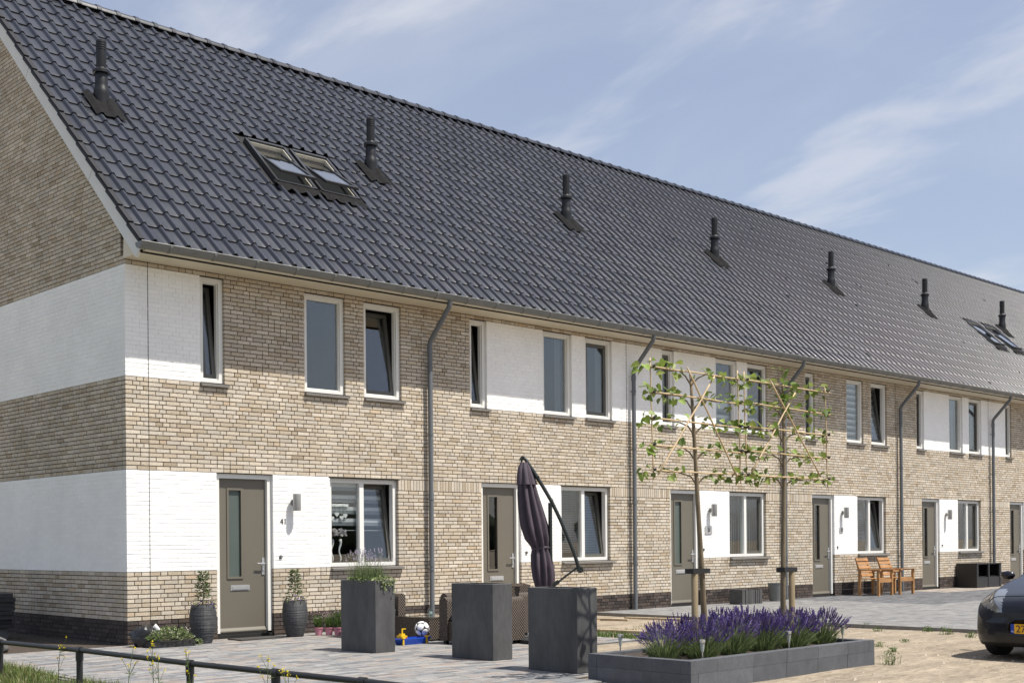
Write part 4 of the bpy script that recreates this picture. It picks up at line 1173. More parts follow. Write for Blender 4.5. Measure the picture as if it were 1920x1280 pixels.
mb = MB(); mb.tube([up_(*q) for q in arm], [0.018, 0.023, 0.025, 0.025, 0.025, 0.025, 0.025, 0.024, 0.026, 0.02], 12); mb.build('arm', 'umb_metal', t, smooth=True, angle=50)
mb = MB(); mb.tube([up_(1088, 1068, -0.05), up_(1088, 1068, 0.05)], 0.044, 16); mb.tube([up_(1091, 1069), up_(1101, 1078)], 0.006, 6); mb.tube([up_(1034, 937), up_(1037, 940)], 0.03, 10); mb.build('arm_joint', 'umb_metal', t, smooth=True, angle=40)
mb = MB(); mb.tube([up_(1084, 1063), up_(1062, 1079), up_(1040, 1096)], 0.014, 8); mb.tube([up_(1048, 1089), up_(1036, 1098)], 0.028, 10); mb.build('strut', 'umb_metal', t, smooth=True, angle=40)
mb = MB(); mb.tube([up_(981, 857), up_(980, 868)], 0.014, 8); mb.tube([up_(984, 855), up_(978, 862)], 0.024, 8); mb.build('hook', 'umb_metal', t)
mb = MB(); mb.tube([up_(1006, 897), up_(1012, 893)], 0.02, 8); mb.tube([up_(1012, 893, -0.04), up_(1012, 893, 0.04)], 0.012, 8); mb.build('crank', 'umb_metal', t)
# canopy: pleated hanging cloth
axis = [(985, 868, 0.035), (987, 880, 0.07), (989, 900, 0.10), (992, 925, 0.125), (997, 955, 0.15), (1003, 985, 0.165), (1009, 1010, 0.15), (1013, 1022, 0.115), (1014, 1028, 0.10), (1015, 1040, 0.125), (1017, 1060, 0.14), (1019, 1080, 0.135), (1020, 1098, 0.11), (1021, 1112, 0.06)]
def cloth(prof, pleat, amp, name, mat, nseg=64, ph0=0.0):
    mb = MB()
    e = Vector((sin(YAW), -cos(YAW), 0)); f_ = Vector((cos(YAW), sin(YAW), 0))
    for j, (px, py, r_) in enumerate(prof):
        c_ = up_(px, py)
        for k in range(nseg):
            a = 2 * pi * k / nseg
            q = 1 + amp * (abs(sin(a * pleat / 2 + ph0 + 0.12 * j)) - 0.6) + 0.08 * noise.noise(Vector((cos(a) * 1.5, sin(a) * 1.5, j * 0.35)))
            mb.v.append(tuple(c_ + (e * cos(a) * 0.95 + f_ * sin(a)) * r_ * q))
    for j in range(len(prof) - 1):
        for k in range(nseg):
            a = j * nseg + k; b = j * nseg + (k + 1) % nseg; mb.f.append((a, a + nseg, b + nseg, b)); mb.c.append((1, 1, 1)); mb.m.append(0)
    return mb.build(name, mat, t, smooth=True)
cloth(axis, 9, 0.55, 'canopy', 'umb_fabric')
cloth([(985, 866, 0.045), (986, 876, 0.085), (988, 892, 0.115), (990, 908, 0.135)], 7, 0.30, 'canopy_flap', 'umb_fabric', ph0=0.6)
mb = MB(); cc = [up_(1014 + 16 * cos(a), 1027 + 1.5 * sin(a * 2), 0.11 * sin(a)) for a in [2 * pi * i / 24 for i in range(25)]]
mb.tube(cc, 0.012, 6, caps=False, e=1.6); mb.build('tie_strap', 'umb_fabric', t, smooth=True)

# ---- raised bed
t = thing('raised_bed', 'low raised bed of dark grey concrete blocks in two courses', 'flower bed', (2.68, -7.98, 0))
BX0, BX1, BY0, BY1, BT = 1.07, 4.30, -8.605, -7.345, 0.115
bh = 0.1225
mb = MB(); mb.box(0, 1, 0, 1, 0, 1); _o = mb.build('b', 'block_grey'); BLK = _o.data; bpy.data.objects.remove(_o)
def block(x0, x1, y0, y1, z0, z1):
    if z0 < 0.01: z0 = -0.06
    o = bpy.data.objects.new('block', BLK); col.objects.link(o); o.parent = t
    gx_, gy_ = U(0.001, 0.003), U(0.0, 0.003)
    o.location = Vector((x0 + gx_, y0 + gy_, z0 + 0.001)) - org(t); o.scale = (x1 - x0 - 2 * gx_, y1 - y0 - 2 * gy_, z1 - z0 - 0.002)
    k = U(0.85, 1.15); o.color = (0.092 * k, 0.096 * k, 0.106 * k, 1)
for c_ in range(2):
    z0, z1 = c_ * bh - 0.0, (c_ + 1) * bh
    L = 0.57
    for (yy0, yy1) in ((BY0, BY0 + BT), (BY1 - BT, BY1)):
        x = BX0 if c_ else BX0 + BT; end = BX1 if c_ == 0 else BX1 - BT
        x_ = x; first = True
        while x_ < end - 0.01:
            l = L * (0.72 if (first and c_) else 0.5 if first else 1); n_ = min(x_ + l, end)
            if end - n_ < 0.12: n_ = end
            block(x_, n_, yy0, yy1, z0, z1); x_ = n_; first = False
    for (xx0, xx1, side) in ((BX0, BX0 + BT, 0), (BX1 - BT, BX1, 1)):
        ya, yb = (BY0 + BT, BY1 - BT) if (c_ == 1) ^ side else (BY0, BY1)
        if c_ == 0 and side == 0: ya, yb = BY0, BY1
        if c_ == 1 and side == 0: ya, yb = BY0 + BT, BY1 - BT
        if c_ == 0 and side == 1: ya, yb = BY0 + BT, BY1 - BT
        if c_ == 1 and side == 1: ya, yb = BY0, BY1
        y_ = ya; first = True
        while y_ < yb - 0.01:
            n_ = min(y_ + L * (0.6 if first and c_ else 1), yb)
            if yb - n_ < 0.12: n_ = yb
            block(xx0, xx1, y_, n_, z0, z1); y_ = n_; first = False
s = MB(); mx_, my_ = 34, 12
for j in range(my_ + 1):
    for i in range(mx_ + 1):
        s.v.append((BX0 + BT - 0.01 + (BX1 - BX0 - 2 * BT + 0.02) * i / mx_, BY0 + BT - 0.01 + (BY1 - BY0 - 2 * BT + 0.02) * j / my_, 0.205 + U(-0.012, 0.012)))
for j in range(my_):
    for i in range(mx_):
        a = j * (mx_ + 1) + i; s.f.append((a, a + 1, a + mx_ + 2, a + mx_ + 1)); s.c.append((1, 1, 1)); s.m.append(0)
s.build('soil', 'soil', t, smooth=True)
# lavender bushes
LAV = [(0.11, 0.072, 0.25), (0.14, 0.098, 0.30), (0.085, 0.055, 0.19), (0.20, 0.15, 0.35), (0.17, 0.135, 0.22)]
def lavender_proto(seed):
    random.seed(seed)
    fo = MB(); fw = MB()
    for i in range(420):
        a, r_ = U(0, 2 * pi), sqrt(R()) * 0.14; h = U(0.12, 0.27); ln = r_ * 1.2
        blade(fo, (r_ * cos(a), r_ * sin(a), 0), h, (cos(a) * ln + U(-0.06, 0.06), sin(a) * ln + U(-0.06, 0.06)), 0.0042, jit(random.choice([(0.17, 0.22, 0.085), (0.13, 0.18, 0.065), (0.21, 0.26, 0.11), (0.10, 0.14, 0.065)]), 0.25))
    for i in range(190):
        a, r_ = U(0, 2 * pi), sqrt(R()); h = U(0.30, 0.47) * (1 - 0.38 * r_ * r_); o_ = r_ * 0.30
        bx_, by_ = r_ * 0.10 * cos(a), r_ * 0.10 * sin(a); tx, ty = o_ * cos(a) + U(-0.03, 0.03), o_ * sin(a) + U(-0.03, 0.03)
        base = Vector((bx_, by_, 0.05)); top = Vector((tx, ty, h)); d = (top - base).normalized()
        fo.tube([base, (base + top) / 2 + Vector((0, 0, 0.02)), top], [0.0017, 0.0015, 0.0012], 3, c=jit((0.13, 0.17, 0.08), 0.2), caps=False)
        L_ = U(0.045, 0.085); c_ = random.choice(LAV); n_ = 5
        x_ = d.orthogonal().normalized(); y_ = d.cross(x_)
        # spike: whorls of small florets
        rings = 5
        for k in range(rings):
            zc = top + d * L_ * (k / (rings - 1) - 0.5); rr = 0.0115 * (1 - 0.55 * abs(k / (rings - 1) - 0.35))
            for m_ in range(3):
                b_ = 2 * pi * m_ / 3 + k * 1.1 + a; dd = (x_ * cos(b_) + y_ * sin(b_)) * rr
                cc_ = jit(c_, 0.35)
                fw.quad([zc - d * 0.009, zc + dd + d * 0.001, zc + d * 0.013, zc - dd * 0.3 + d * 0.002], cc_)
    return fo, fw
protos = []
for sd in (101, 102, 103):
    fo, fw = lavender_proto(sd)
    e_ = thing('lavender_bush', 'x', 'lavender', (0, 0, 0), 'lavender bushes in the raised bed')
    a_ = fo.build('foliage', 'leaf', e_, local=True); b_ = fw.build('flowers', 'flower', e_, local=True)
    protos.append(e_)
random.seed(33)
spots = [(1.42, -8.02, 0.92), (1.78, -8.2, 0.95), (1.98, -7.82, 1.0), (2.30, -8.16, 1.05), (2.55, -7.80, 1.08), (2.86, -8.14, 1.04), (3.10, -7.80, 1.1), (3.38, -8.18, 1.05), (3.72, -7.86, 1.08), (3.98, -8.12, 1.1)]
names = ['lowest lavender bush at the left end of the bed, leaning outward', 'lavender bush at the front left of the bed, behind the front corner light', 'lavender bush around the foot of the leaning tree', 'lavender bush in front of the left stake and tree', 'purple lavender bush behind the middle of the bed', 'lavender bush beside the solar light midway along the bed', 'purple lavender bush behind the right stake and tree', 'lavender bush at the front right, before the straight tree', 'tall lavender bush at the back right of the bed', 'rightmost lavender bush, sprawling over the end of the bed']
used = set()
for i, ((x, y, s_), lb) in enumerate(zip(spots, names)):
    p = protos[i % 3]
    o = p if i < 3 else copy_tree(p)
    o.location = (x, y, 0.20); o.scale = (s_ * U(0.92, 1.02), s_ * U(0.92, 1.02), s_ * U(0.78, 0.92)); o.rotation_euler = (0, 0, U(0, 6.28)); o['label'] = lb
# solar lights
for i, (x, y, lb) in enumerate([(1.47, -7.42, 'solar garden light at the back left corner of the raised bed'), (1.46, -8.44, 'solar garden light at the front left corner of the raised bed'), (2.90, -8.44, 'solar garden light midway along the front of the raised bed'), (4.16, -8.30, 'solar garden light at the right end of the raised bed')]):
    t = thing('solar_light', lb, 'garden light', (x, y, 0.2), 'solar lights stuck in the raised bed')
    mb = MB(); mb.tube([(x, y, 0.17), (x, y, 0.30)], 0.007, 8); mb.build('spike', 'steel', t, smooth=True, angle=40)
    mb = MB(); mb.lathe([(0.012, 0.295), (0.024, 0.385)], (x, y, 0), 14); mb.build('lens', 'clear_plastic', t, smooth=True, angle=40)
    mb = MB(); mb.lathe([(0.030, 0.385), (0.030, 0.408), (0.024, 0.412)], (x, y, 0), 14); mb.build('cap', 'steel', t, smooth=True, angle=40)

# ---- espalier trees with bamboo trellis
TY = -7.98
leafm = MB()
# heart-shaped lime leaf, two halves folded at the midrib, unit length along +x
half = [(0, 0), (-0.10, 0.22), (0.05, 0.42), (0.32, 0.46), (0.62, 0.30), (1.0, 0.0)]
for sgn in (1, -1):
    leafm.quad([(x, sgn * y, 0.22 * y - 0.10 * x * x) for x, y in (half if sgn == 1 else half[::-1])])
_o = leafm.build('leaf', 'leaf'); LEAF = _o.data; bpy.data.objects.remove(_o)
ZR = [3.0, 2.755, 2.51, 2.255, 2.015]
def tree(base, top, xa, xb, lab, seed, dens, nmax=290):
    random.seed(seed)
    t = thing('espalier_tree', lab, 'tree', (base[0], base[1], 0.2), 'trained young trees in the raised bed')
    b = Vector(base); tp = Vector(top); pts = []
    for i in range(9):
        k = i / 8; p = b.lerp(tp, k); pts.append(p + Vector((0.012 * sin(k * 7 + seed), 0.01 * cos(k * 6), 0)))
    mb = MB(); mb.tube(pts, [0.034 - 0.020 * i / 8 for i in range(9)], 9); trunk = mb.build('trunk', 'bark', t, smooth=True)
    cnt = 0
    for r_i, z in enumerate(ZR):
        k = (z - 0.10 - b.z) / (tp.z - b.z); cx_ = b.lerp(tp, min(k, 1)).x
        for sgn, xe in ((-1, xa), (1, xb)):
            L = abs(xe - cx_)
            ptsb = [(cx_, TY, z - 0.13), (cx_ + sgn * 0.10, TY - 0.01, z - 0.05)]
            for i in range(1, 6): ptsb.append((cx_ + sgn * (0.10 + (L - 0.10) * i / 5), TY - 0.012 + U(-0.012, 0.012), z - 0.012 + U(-0.012, 0.012)))
            br_ = MB(); br_.tube(ptsb, [0.009, 0.008, 0.007, 0.006, 0.005, 0.004, 0.003], 6); br_.build('branch', 'bark', t, smooth=True)
            # leaf clusters along the branch
            m_ = int(dens(r_i, sgn))
            for c_ in range(m_):
                cxp = cx_ + sgn * (0.12 + (L - 0.06) * (c_ + U(0.1, 0.9)) / m_)
                for q in range(random.choice((2, 3, 4, 5))):
                    if cnt >= nmax: break
                    o = bpy.data.objects.new('leaf', LEAF); col.objects.link(o); o.parent = t
                    s_ = U(0.045, 0.095)
                    o.location = Vector((cxp + U(-0.06, 0.06), TY + U(-0.06, 0.06), z + U(-0.07, 0.075))) - org(t)
                    o.rotation_euler = (U(-0.9, 0.9), U(-0.2, 1.1), U(0, 6.28)); o.scale = (s_, s_, s_)
                    o.color = (*jit(random.choice([(0.22, 0.30, 0.06), (0.16, 0.24, 0.05), (0.27, 0.34, 0.09), (0.12, 0.18, 0.04), (0.24, 0.28, 0.07)]), 0.2), 1); cnt += 1
    # end tufts
    for sgn, xe in ((-1, xa), (1, xb)):
        for z in ZR:
            for q in range(random.choice((2, 3, 5)) if cnt < nmax else 0):
                o = bpy.data.objects.new('leaf', LEAF); col.objects.link(o); o.parent = t; s_ = U(0.05, 0.10); cnt += 1
                o.location = Vector((xe + sgn * U(-0.02, 0.12), TY + U(-0.06, 0.06), z + U(-0.07, 0.09))) - org(t); o.rotation_euler = (U(-0.9, 0.9), U(-0.2, 1.1), U(0, 6.28)); o.scale = (s_, s_, s_)
                o.color = (*jit((0.21, 0.29, 0.06), 0.25), 1)
    if seed == 2:
        for q in range(34):
            o = bpy.data.objects.new('leaf', LEAF); col.objects.link(o); o.parent = t; s_ = U(0.05, 0.10)
            o.location = Vector((tp.x + U(-0.14, 0.12), TY + U(-0.06, 0.06), U(2.62, 3.2))) - org(t); o.rotation_euler = (U(-0.9, 0.9), U(-0.2, 1.1), U(0, 6.28)); o.scale = (s_, s_, s_)
            o.color = (*jit((0.16, 0.24, 0.05), 0.25), 1)
        sh = MB(); sh.tube([(tp.x, TY, 2.9), (tp.x - 0.02, TY, 3.2)], [0.012, 0.005], 6); sh.build('branch', 'bark', t)
    return t
tree((2.13, TY, 0.2), (1.915, TY, 2.98), 1.24, 2.68, 'young trained tree with a leaning trunk, left of the pair', 1, lambda r_, s: (9, 6)[s < 0] if r_ in (0, 1) else (6, 5)[s < 0] if r_ < 4 else 5)
tree((3.50, TY, 0.2), (3.535, TY, 3.02), 2.80, 4.36, 'young trained tree with a straight trunk, right of the pair', 2, lambda r_, s: (5, 5)[s < 0] if r_ == 0 else 9)
random.seed(44)
def trellis(xa, xb, diag, lab):
    t = thing('bamboo_trellis', lab, 'trellis', ((xa + xb) / 2, TY, 2.0), 'bamboo trellises tied to the trees')
    yc = TY - 0.035
    def cane(a, b, r_=0.0078):
        mb = MB(); a = Vector(a); b = Vector(b); n_ = 7; pts = []; rad = []
        for i in range(n_ + 1):
            pts.append(a.lerp(b, i / n_) + Vector((U(-0.003, 0.003), 0, U(-0.003, 0.003)))); rad.append(r_ * (1.12 if i % 2 else 0.95))
        mb.tube(pts, rad, 7); mb.build('cane', 'bamboo', t, smooth=True)
    for z in ZR: cane((xa - 0.03, yc, z + U(-0.01, 0.01)), (xb + 0.03, yc, z + U(-0.02, 0.0)))
    for x in (xa + 0.03, xb - 0.02): cane((x + 0.02, yc + 0.02, ZR[-1] - 0.10), (x - 0.02, yc + 0.02, ZR[0] + 0.08), 0.0068)
    for (a, b) in diag: cane((a[0], yc - 0.022, a[1]), (b[0], yc - 0.022, b[1]), 0.0085)
    for z in ZR:
        for x in (xa + 0.03, xb - 0.02):
            tie = MB(); tie.obox((x, yc + 0.005, z), (0.012, 0, 0.006), (0, 0.03, 0), (-0.004, 0, 0.008)); tie.build('tie', 'strap', t)
trellis(1.26, 2.72, [((1.79, 3.03), (2.60, 1.98)), ((2.23, 2.98), (1.33, 1.97))], 'bamboo cane trellis of crossing canes on the left tree')
trellis(2.78, 4.38, [((3.68, 2.93), (2.86, 2.04)), ((3.21, 3.02), (4.17, 2.03))], 'bamboo cane trellis of crossing canes on the right tree')
for (xs, xt, zt, lb) in ((1.925, 2.075, 1.02, 'round wooden stake tied to the leaning tree'), (3.635, 3.51, 1.0, 'round wooden stake tied to the straight tree')):
    t = thing('tree_stake', lb, 'stake', (xs, TY, 0.2), 'stakes beside the trained trees')
    mb = MB(); mb.lathe([(0.033, 0.15), (0.033, zt - 0.01), (0.028, zt)], (xs, TY - 0.02, 0), 14); mb.build('post', 'stake_wood', t, smooth=True, angle=40)
    st = MB(); d = 1 if xt > xs else -1
    st.obox(((xs + xt) / 2, TY - 0.05, zt + 0.015), (abs(xt - xs) / 2 + 0.06, 0, 0), (0, 0.004, 0), (0, 0, 0.024)); st.obox(((xs + xt) / 2, TY + 0.045, zt + 0.015), (abs(xt - xs) / 2 + 0.06, 0, 0), (0, 0.004, 0), (0, 0, 0.024))
    for q in (min(xs, xt) - 0.06, max(xs, xt) + 0.06): st.obox((q, TY, zt + 0.015), (0.004, 0, 0), (0, 0.05, 0), (0, 0, 0.024))
    st.build('strap', 'strap', t)

# ---- bench
t = thing('garden_bench', 'orange brown wooden twin seat bench with slatted backs against the wall', 'bench', (18.85, -0.65, 0))
def wb(name, *a): mb = MB(); mb.box(*a); return mb.build(name, 'bench_wood', t)
for x in (18.02, 18.62, 19.0, 19.62):
    wb('leg', x, x + 0.055, -0.92, -0.865, 0, 0.60); wb('leg', x, x + 0.055, -0.44, -0.385, 0, 0.60)
    wb('armrest', x - 0.012, x + 0.067, -0.95, -0.36, 0.602, 0.628)
for x0, x1 in ((18.08, 18.62), (19.06, 19.62)):
    wb('apron', x0, x1, -0.91, -0.88, 0.33, 0.40)
    for i in range(5): wb('seat_slat', x0, x1, -0.90 + 0.095 * i, -0.90 + 0.095 * i + 0.08, 0.402, 0.422)
for bx0, bx1 in ((18.09, 18.61), (19.07, 19.61)):
    for i in range(5):
        zc = 0.50 + 0.088 * i; yc = -0.43 + 0.035 * i
        mb = MB(); mb.obox(((bx0 + bx1) / 2, yc, zc), ((bx1 - bx0) / 2, 0, 0), (0, 0.010, -0.004), (0, 0.012, 0.032)); mb.build('back_slat', 'bench_wood', t)
    for x in (bx0 + 0.03, bx1 - 0.03):
        mb = MB(); mb.bar((x, -0.42, 0.40), (x, -0.26, 0.90), 0.03, 0.03); mb.build('back_post', 'bench_wood', t)
wb('tray', 18.66, 19.0, -0.90, -0.42, 0.57, 0.60)
# ---- storage cabinet
t = thing('storage_cabinet', 'low black wicker storage cabinet with open front compartments by the drainpipe', 'cabinet', (24.3, -0.3, 0))
x0, x1, y0, y1, hh = 23.6, 25.05, -0.60, -0.03, 0.64
def cb_(name, mat, *a): mb = MB(); mb.box(*a); return mb.build(name, mat, t)
cb_('side_panel', 'black_wicker', x0, x0 + 0.03, y0, y1, 0.02, hh); cb_('side_panel', 'black_wicker', x1 - 0.03, x1, y0, y1, 0.02, hh); cb_('top_panel', 'black_wicker', x0, x1, y0 - 0.005, y1, hh, hh + 0.025); cb_('rear_panel', 'black_wicker', x0 + 0.03, x1 - 0.03, y1 - 0.03, y1, 0.02, hh)
for x in (x0 + 0.03, x0 + 0.68, x1 - 0.10): cb_('post', 'black_panel', x, x + 0.07, y0 + 0.002, y0 + 0.05, 0.0, hh - 0.002)
for a, b in ((x0 + 0.102, x0 + 0.678), (x0 + 0.752, x1 - 0.102)): cb_('door_panel', 'black_panel', a, b, y0 + 0.012, y0 + 0.03, 0.03, 0.30)
cb_('shelf', 'black_wicker', x0 + 0.032, x1 - 0.032, y0 + 0.06, y1 - 0.032, 0.30, 0.32)
# ---- stack of slabs and zinc pot
t = thing('slab_stack', 'row of grey paving slabs standing on edge against the dark plinth', 'slabs', (13.4, -0.5, 0))
x = 13.10
while x < 13.76:
    d = U(0.045, 0.06); mb = MB(); y_ = U(-0.02, 0.02); mb.box(x, x + d - 0.006, -0.64 + y_, -0.32 + y_, 0.0, 0.315 + U(-0.012, 0.012), (0.085, 0.083, 0.081)); mb.build('slab', 'block_grey', t); x += d
t = thing('zinc_pot', 'grey metal bucket pot standing by the wall behind the right tree', 'pot', (14.75, -0.35, 0))
mb = MB(); mb.lathe([(0.13, 0), (0.17, 0.40), (0.178, 0.40), (0.178, 0.415), (0.16, 0.415), (0.13, 0.06)], (14.72, -0.35, 0), 24); mb.build('body', 'zinc', t, smooth=True, angle=30)
s = MB(); s.lathe([(0.158, 0.37), (0.001, 0.38)], (14.72, -0.35, 0), 16, cap=False); s.build('soil', 'soil', t)
# ---- planks
for i, (a, b, w_, z0, lb) in enumerate([((6.08, -2.55), (6.30, -4.35), 0.16, -0.02, 'long weathered plank edging the sand strip beside the terrace'), ((8.05, -0.75), (8.25, -1.75), 0.14, -0.01, 'short weathered plank lying by the wall, left of the drainpipe'), ((8.75, -1.25), (8.95, -2.35), 0.14, -0.015, 'weathered plank lying in the sand before the drainpipe'), ((7.6, -0.6), (7.75, -1.5), 0.14, -0.01, 'weathered plank nearest the low wicker chairs by the plinth')]):
    a, b = Vector((*a, z0)), Vector((*b, z0)); mb = MB(); mb.bar(a, b, 0.11, 0.07 if i == 0 else 0.05); o = mb.build('plank', 'plank_wood', loc=tuple((a + b) / 2)); tag(o, lb, 'plank', 'planks lying in the sand')

# ---- low rail at the left
t = thing('low_rail', 'low black tubular rail with posts at the lower left', 'railing', (-2.6, -5, 0))
RP = [(-2.78, -0.6), (-2.75, -2.6), (-2.646, -4.209), (-2.63, -6.228), (-2.566, -7.408), (-2.505, -8.425), (-2.47, -9.6)]
mb = MB(); mb.tube([(x, y, 0.35) for x, y in RP], 0.0245, 12); mb.build('rail', 'rail_black', t, smooth=True, angle=50)
for x, y in RP[1:]:
    mb = MB(); mb.tube([(x, y, -0.12), (x, y, 0.335)], 0.030, 12); mb.build('post', 'rail_black', t, smooth=True, angle=50)
    mb = MB(); mb.tube([(x, y - 0.035, 0.35), (x, y + 0.035, 0.35)], 0.034, 12); mb.tube([(x, y, 0.25), (x, y, 0.35)], 0.036, 12); mb.build('sleeve', 'rail_black', t, smooth=True, angle=50)
kb = MB(); kb.bar((-2.18, 0.2, -0.04), (-2.36, -3.4, -0.04), 0.06, 0.10); kb.bar((-2.36, -3.4, -0.04), (-2.74, -9.6, -0.04), 0.06, 0.10); o = kb.build('terrace_kerb', 'kerb'); o['kind'] = 'structure'
# ---- verge of grass at the left
random.seed(55)
gs = MB(); gs.quad([(-40, 6, -0.010), (-2.2, 6, -0.010), (-2.2, 0.2, -0.010), (-2.76, -9.6, -0.010), (-3.2, -16, -0.010), (-40, -16, -0.010)])
mk('turf', (0.075, 0.085, 0.035), 0.95, var=0.4, vs_=5, bump=0.02, bs=30)
o = gs.build('grass_verge', 'turf'); o['kind'] = 'structure'
gb = MB()
for i in range(15000):
    y = U(-9.5, 0.6); x = -2.22 + 0.056 * y - abs(random.gauss(0.05, 0.75))
    if x < -5: continue
    k = noise.noise(Vector((x * 1.3, y * 1.3, 0)))
    if k < -0.25 and R() < 0.6: continue
    h = U(0.04, 0.12) * (1 + 0.5 * k)
    blade(gb, (x, y, -0.012), h, (U(-0.05, 0.05), U(-0.05, 0.05)), U(0.003, 0.006), jit(random.choice([(0.13, 0.19, 0.045), (0.17, 0.22, 0.06), (0.10, 0.15, 0.035), (0.24, 0.23, 0.10), (0.20, 0.20, 0.08)]), 0.25))
o = gb.build('grass', 'leaf'); tag(o, 'rough green grass growing along the low rail', 'grass', kind='stuff')
# wild mustard
MUS = sorted([(-2.72, -3.9, 0.38), (-2.75, -5.35, 0.44), (-2.68, -5.7, 0.50), (-2.9, -6.2, 0.42), (-2.82, -6.6, 0.50), (-2.78, -7.6, 0.48), (-2.9, -8.1, 0.42)], key=lambda q: -q[1])
for i, (x, y, h) in enumerate(MUS):
    t = thing('wild_mustard', ['leftmost', 'second from left', 'third from left', 'middle one', 'third from right', 'second from right', 'rightmost'][i] + ' of the thin yellow wild mustard plants along the low rail', 'wildflower', (x, y, -0.05), 'wild mustard along the low rail')
    st = MB(); fl = MB(); lx, ly = U(-0.06, 0.06), U(-0.06, 0.06)
    st.tube([(x, y, -0.05), (x + lx * 0.4, y + ly * 0.4, h * 0.5), (x + lx, y + ly, h)], [0.004, 0.003, 0.002], 5, c=(0.13, 0.18, 0.05))
    for b in range(4):
        k = U(0.35, 0.85); a = U(0, 6.28); p0 = Vector((x + lx * k, y + ly * k, h * k)); L_ = U(0.08, 0.16); p1 = p0 + Vector((cos(a) * L_ * 0.5, sin(a) * L_ * 0.5, L_))
        st.tube([p0, p1], [0.002, 0.0015], 4, c=(0.14, 0.19, 0.05)); leaf_quad(st, p0, (cos(a), sin(a), 0.3), (0, 0, 1), 0.06, 0.018, (0.12, 0.17, 0.05))
        for q in range(5): leaf_quad(fl, p1 + Vector((U(-0.01, 0.01), U(-0.01, 0.01), U(-0.015, 0.01))), rdir(0.5), rdir(0.5), 0.016, 0.012, jit((0.70, 0.56, 0.02), 0.15))
    for q in range(9): leaf_quad(fl, (x + lx + U(-0.014, 0.014), y + ly + U(-0.014, 0.014), h + U(-0.03, 0.012)), rdir(0.5), rdir(0.5), 0.018, 0.013, jit((0.72, 0.58, 0.02), 0.15))
    st.build('stem', 'leaf', t); fl.build('flowers', 'flower', t)
# ---- left edge: stack of dark blocks, loose stone
t = thing('block_stack', 'stack of dark concrete blocks by the gable at the far left', 'blocks', (-0.7, 2.9, 0))
for k in range(8):
    mb = MB(); dx, dy = U(-0.03, 0.03), U(-0.06, 0.06); mb.box(-0.95 + dx, -0.5 + dx, 2.47 + dy, 3.05 + dy, 0.16 + 0.063 * k, 0.16 + 0.063 * k + 0.058, jit((0.05, 0.05, 0.052), 0.2)); mb.build('block', 'block_grey', t)
mb = MB(); mb.box(-0.9, -0.55, 2.6, 2.95, -0.05, 0.158, (0.14, 0.14, 0.14)); mb.build('support', 'block_grey', t)
o = lump((-1.72, 0.42, 0.06), (0.28, 0.24, 0.17), 4, amp=0.12).build('boulder', 'rough_stone', loc=(-1.72, 0.42, 0), smooth=True); tag(o, 'rough grey stone lying on the ground at the left edge', 'stone')
dk = MB(); dk.quad([(-2.2, 0.03, -0.006), (-0.0, 0.03, -0.006), (0.0, 9.5, -0.006), (-2.2, 9.5, -0.006)]); o = dk.build('garden_soil', 'soil'); o['kind'] = 'structure'
# ---- weeds in the sand
WD = [(9.3, -5.6, 0.10, 'weed at the corner of the forecourt edging behind the bed'), (8.7, -6.15, 0.09, 'small weed in the sand right of the raised bed end'), (9.1, -6.75, 0.13, 'weed tuft along the forecourt edge, left of the car'), (8.8, -7.2, 0.16, 'taller weed tuft along the forecourt edge nearest the car'), (6.35, -7.5, 0.10, 'weed tuft in the open sand, middle of three'), (5.9, -7.95, 0.07, 'low weed tuft in the open sand, nearest the viewer'), (4.42, -8.72, 0.22, 'green weed growing against the right end of the raised bed'), (8.45, -7.7, 0.12, 'weed tuft beside the front wheel of the car'), (7.2, -7.4, 0.06, 'tiny weed in the open sand, farthest of three')]
for x, y, h, lb in WD:
    t = thing('weed', lb, 'weed', (x, y, -0.06), 'weeds in the sand')
    mb = MB()
    sg = 0.02 + 0.13 * h
    for k in range(int(26 + 160 * h)):
        q = (x + random.gauss(0, sg), y + random.gauss(0, sg), -0.03)
        if R() < 0.5: blade(mb, q, h * U(0.25, 0.9) + 0.015, (U(-0.05, 0.05), U(-0.05, 0.05)), 0.0035, jit(random.choice(GREENS), 0.3))
        else: leaf_quad(mb, (q[0], q[1], q[2] + U(0, h * 0.6)), rdir(0.4), (0, 0, 1), U(0.03, 0.06), U(0.012, 0.022), jit(random.choice(GREENS), 0.3))
    mb.build('foliage', 'leaf', t)
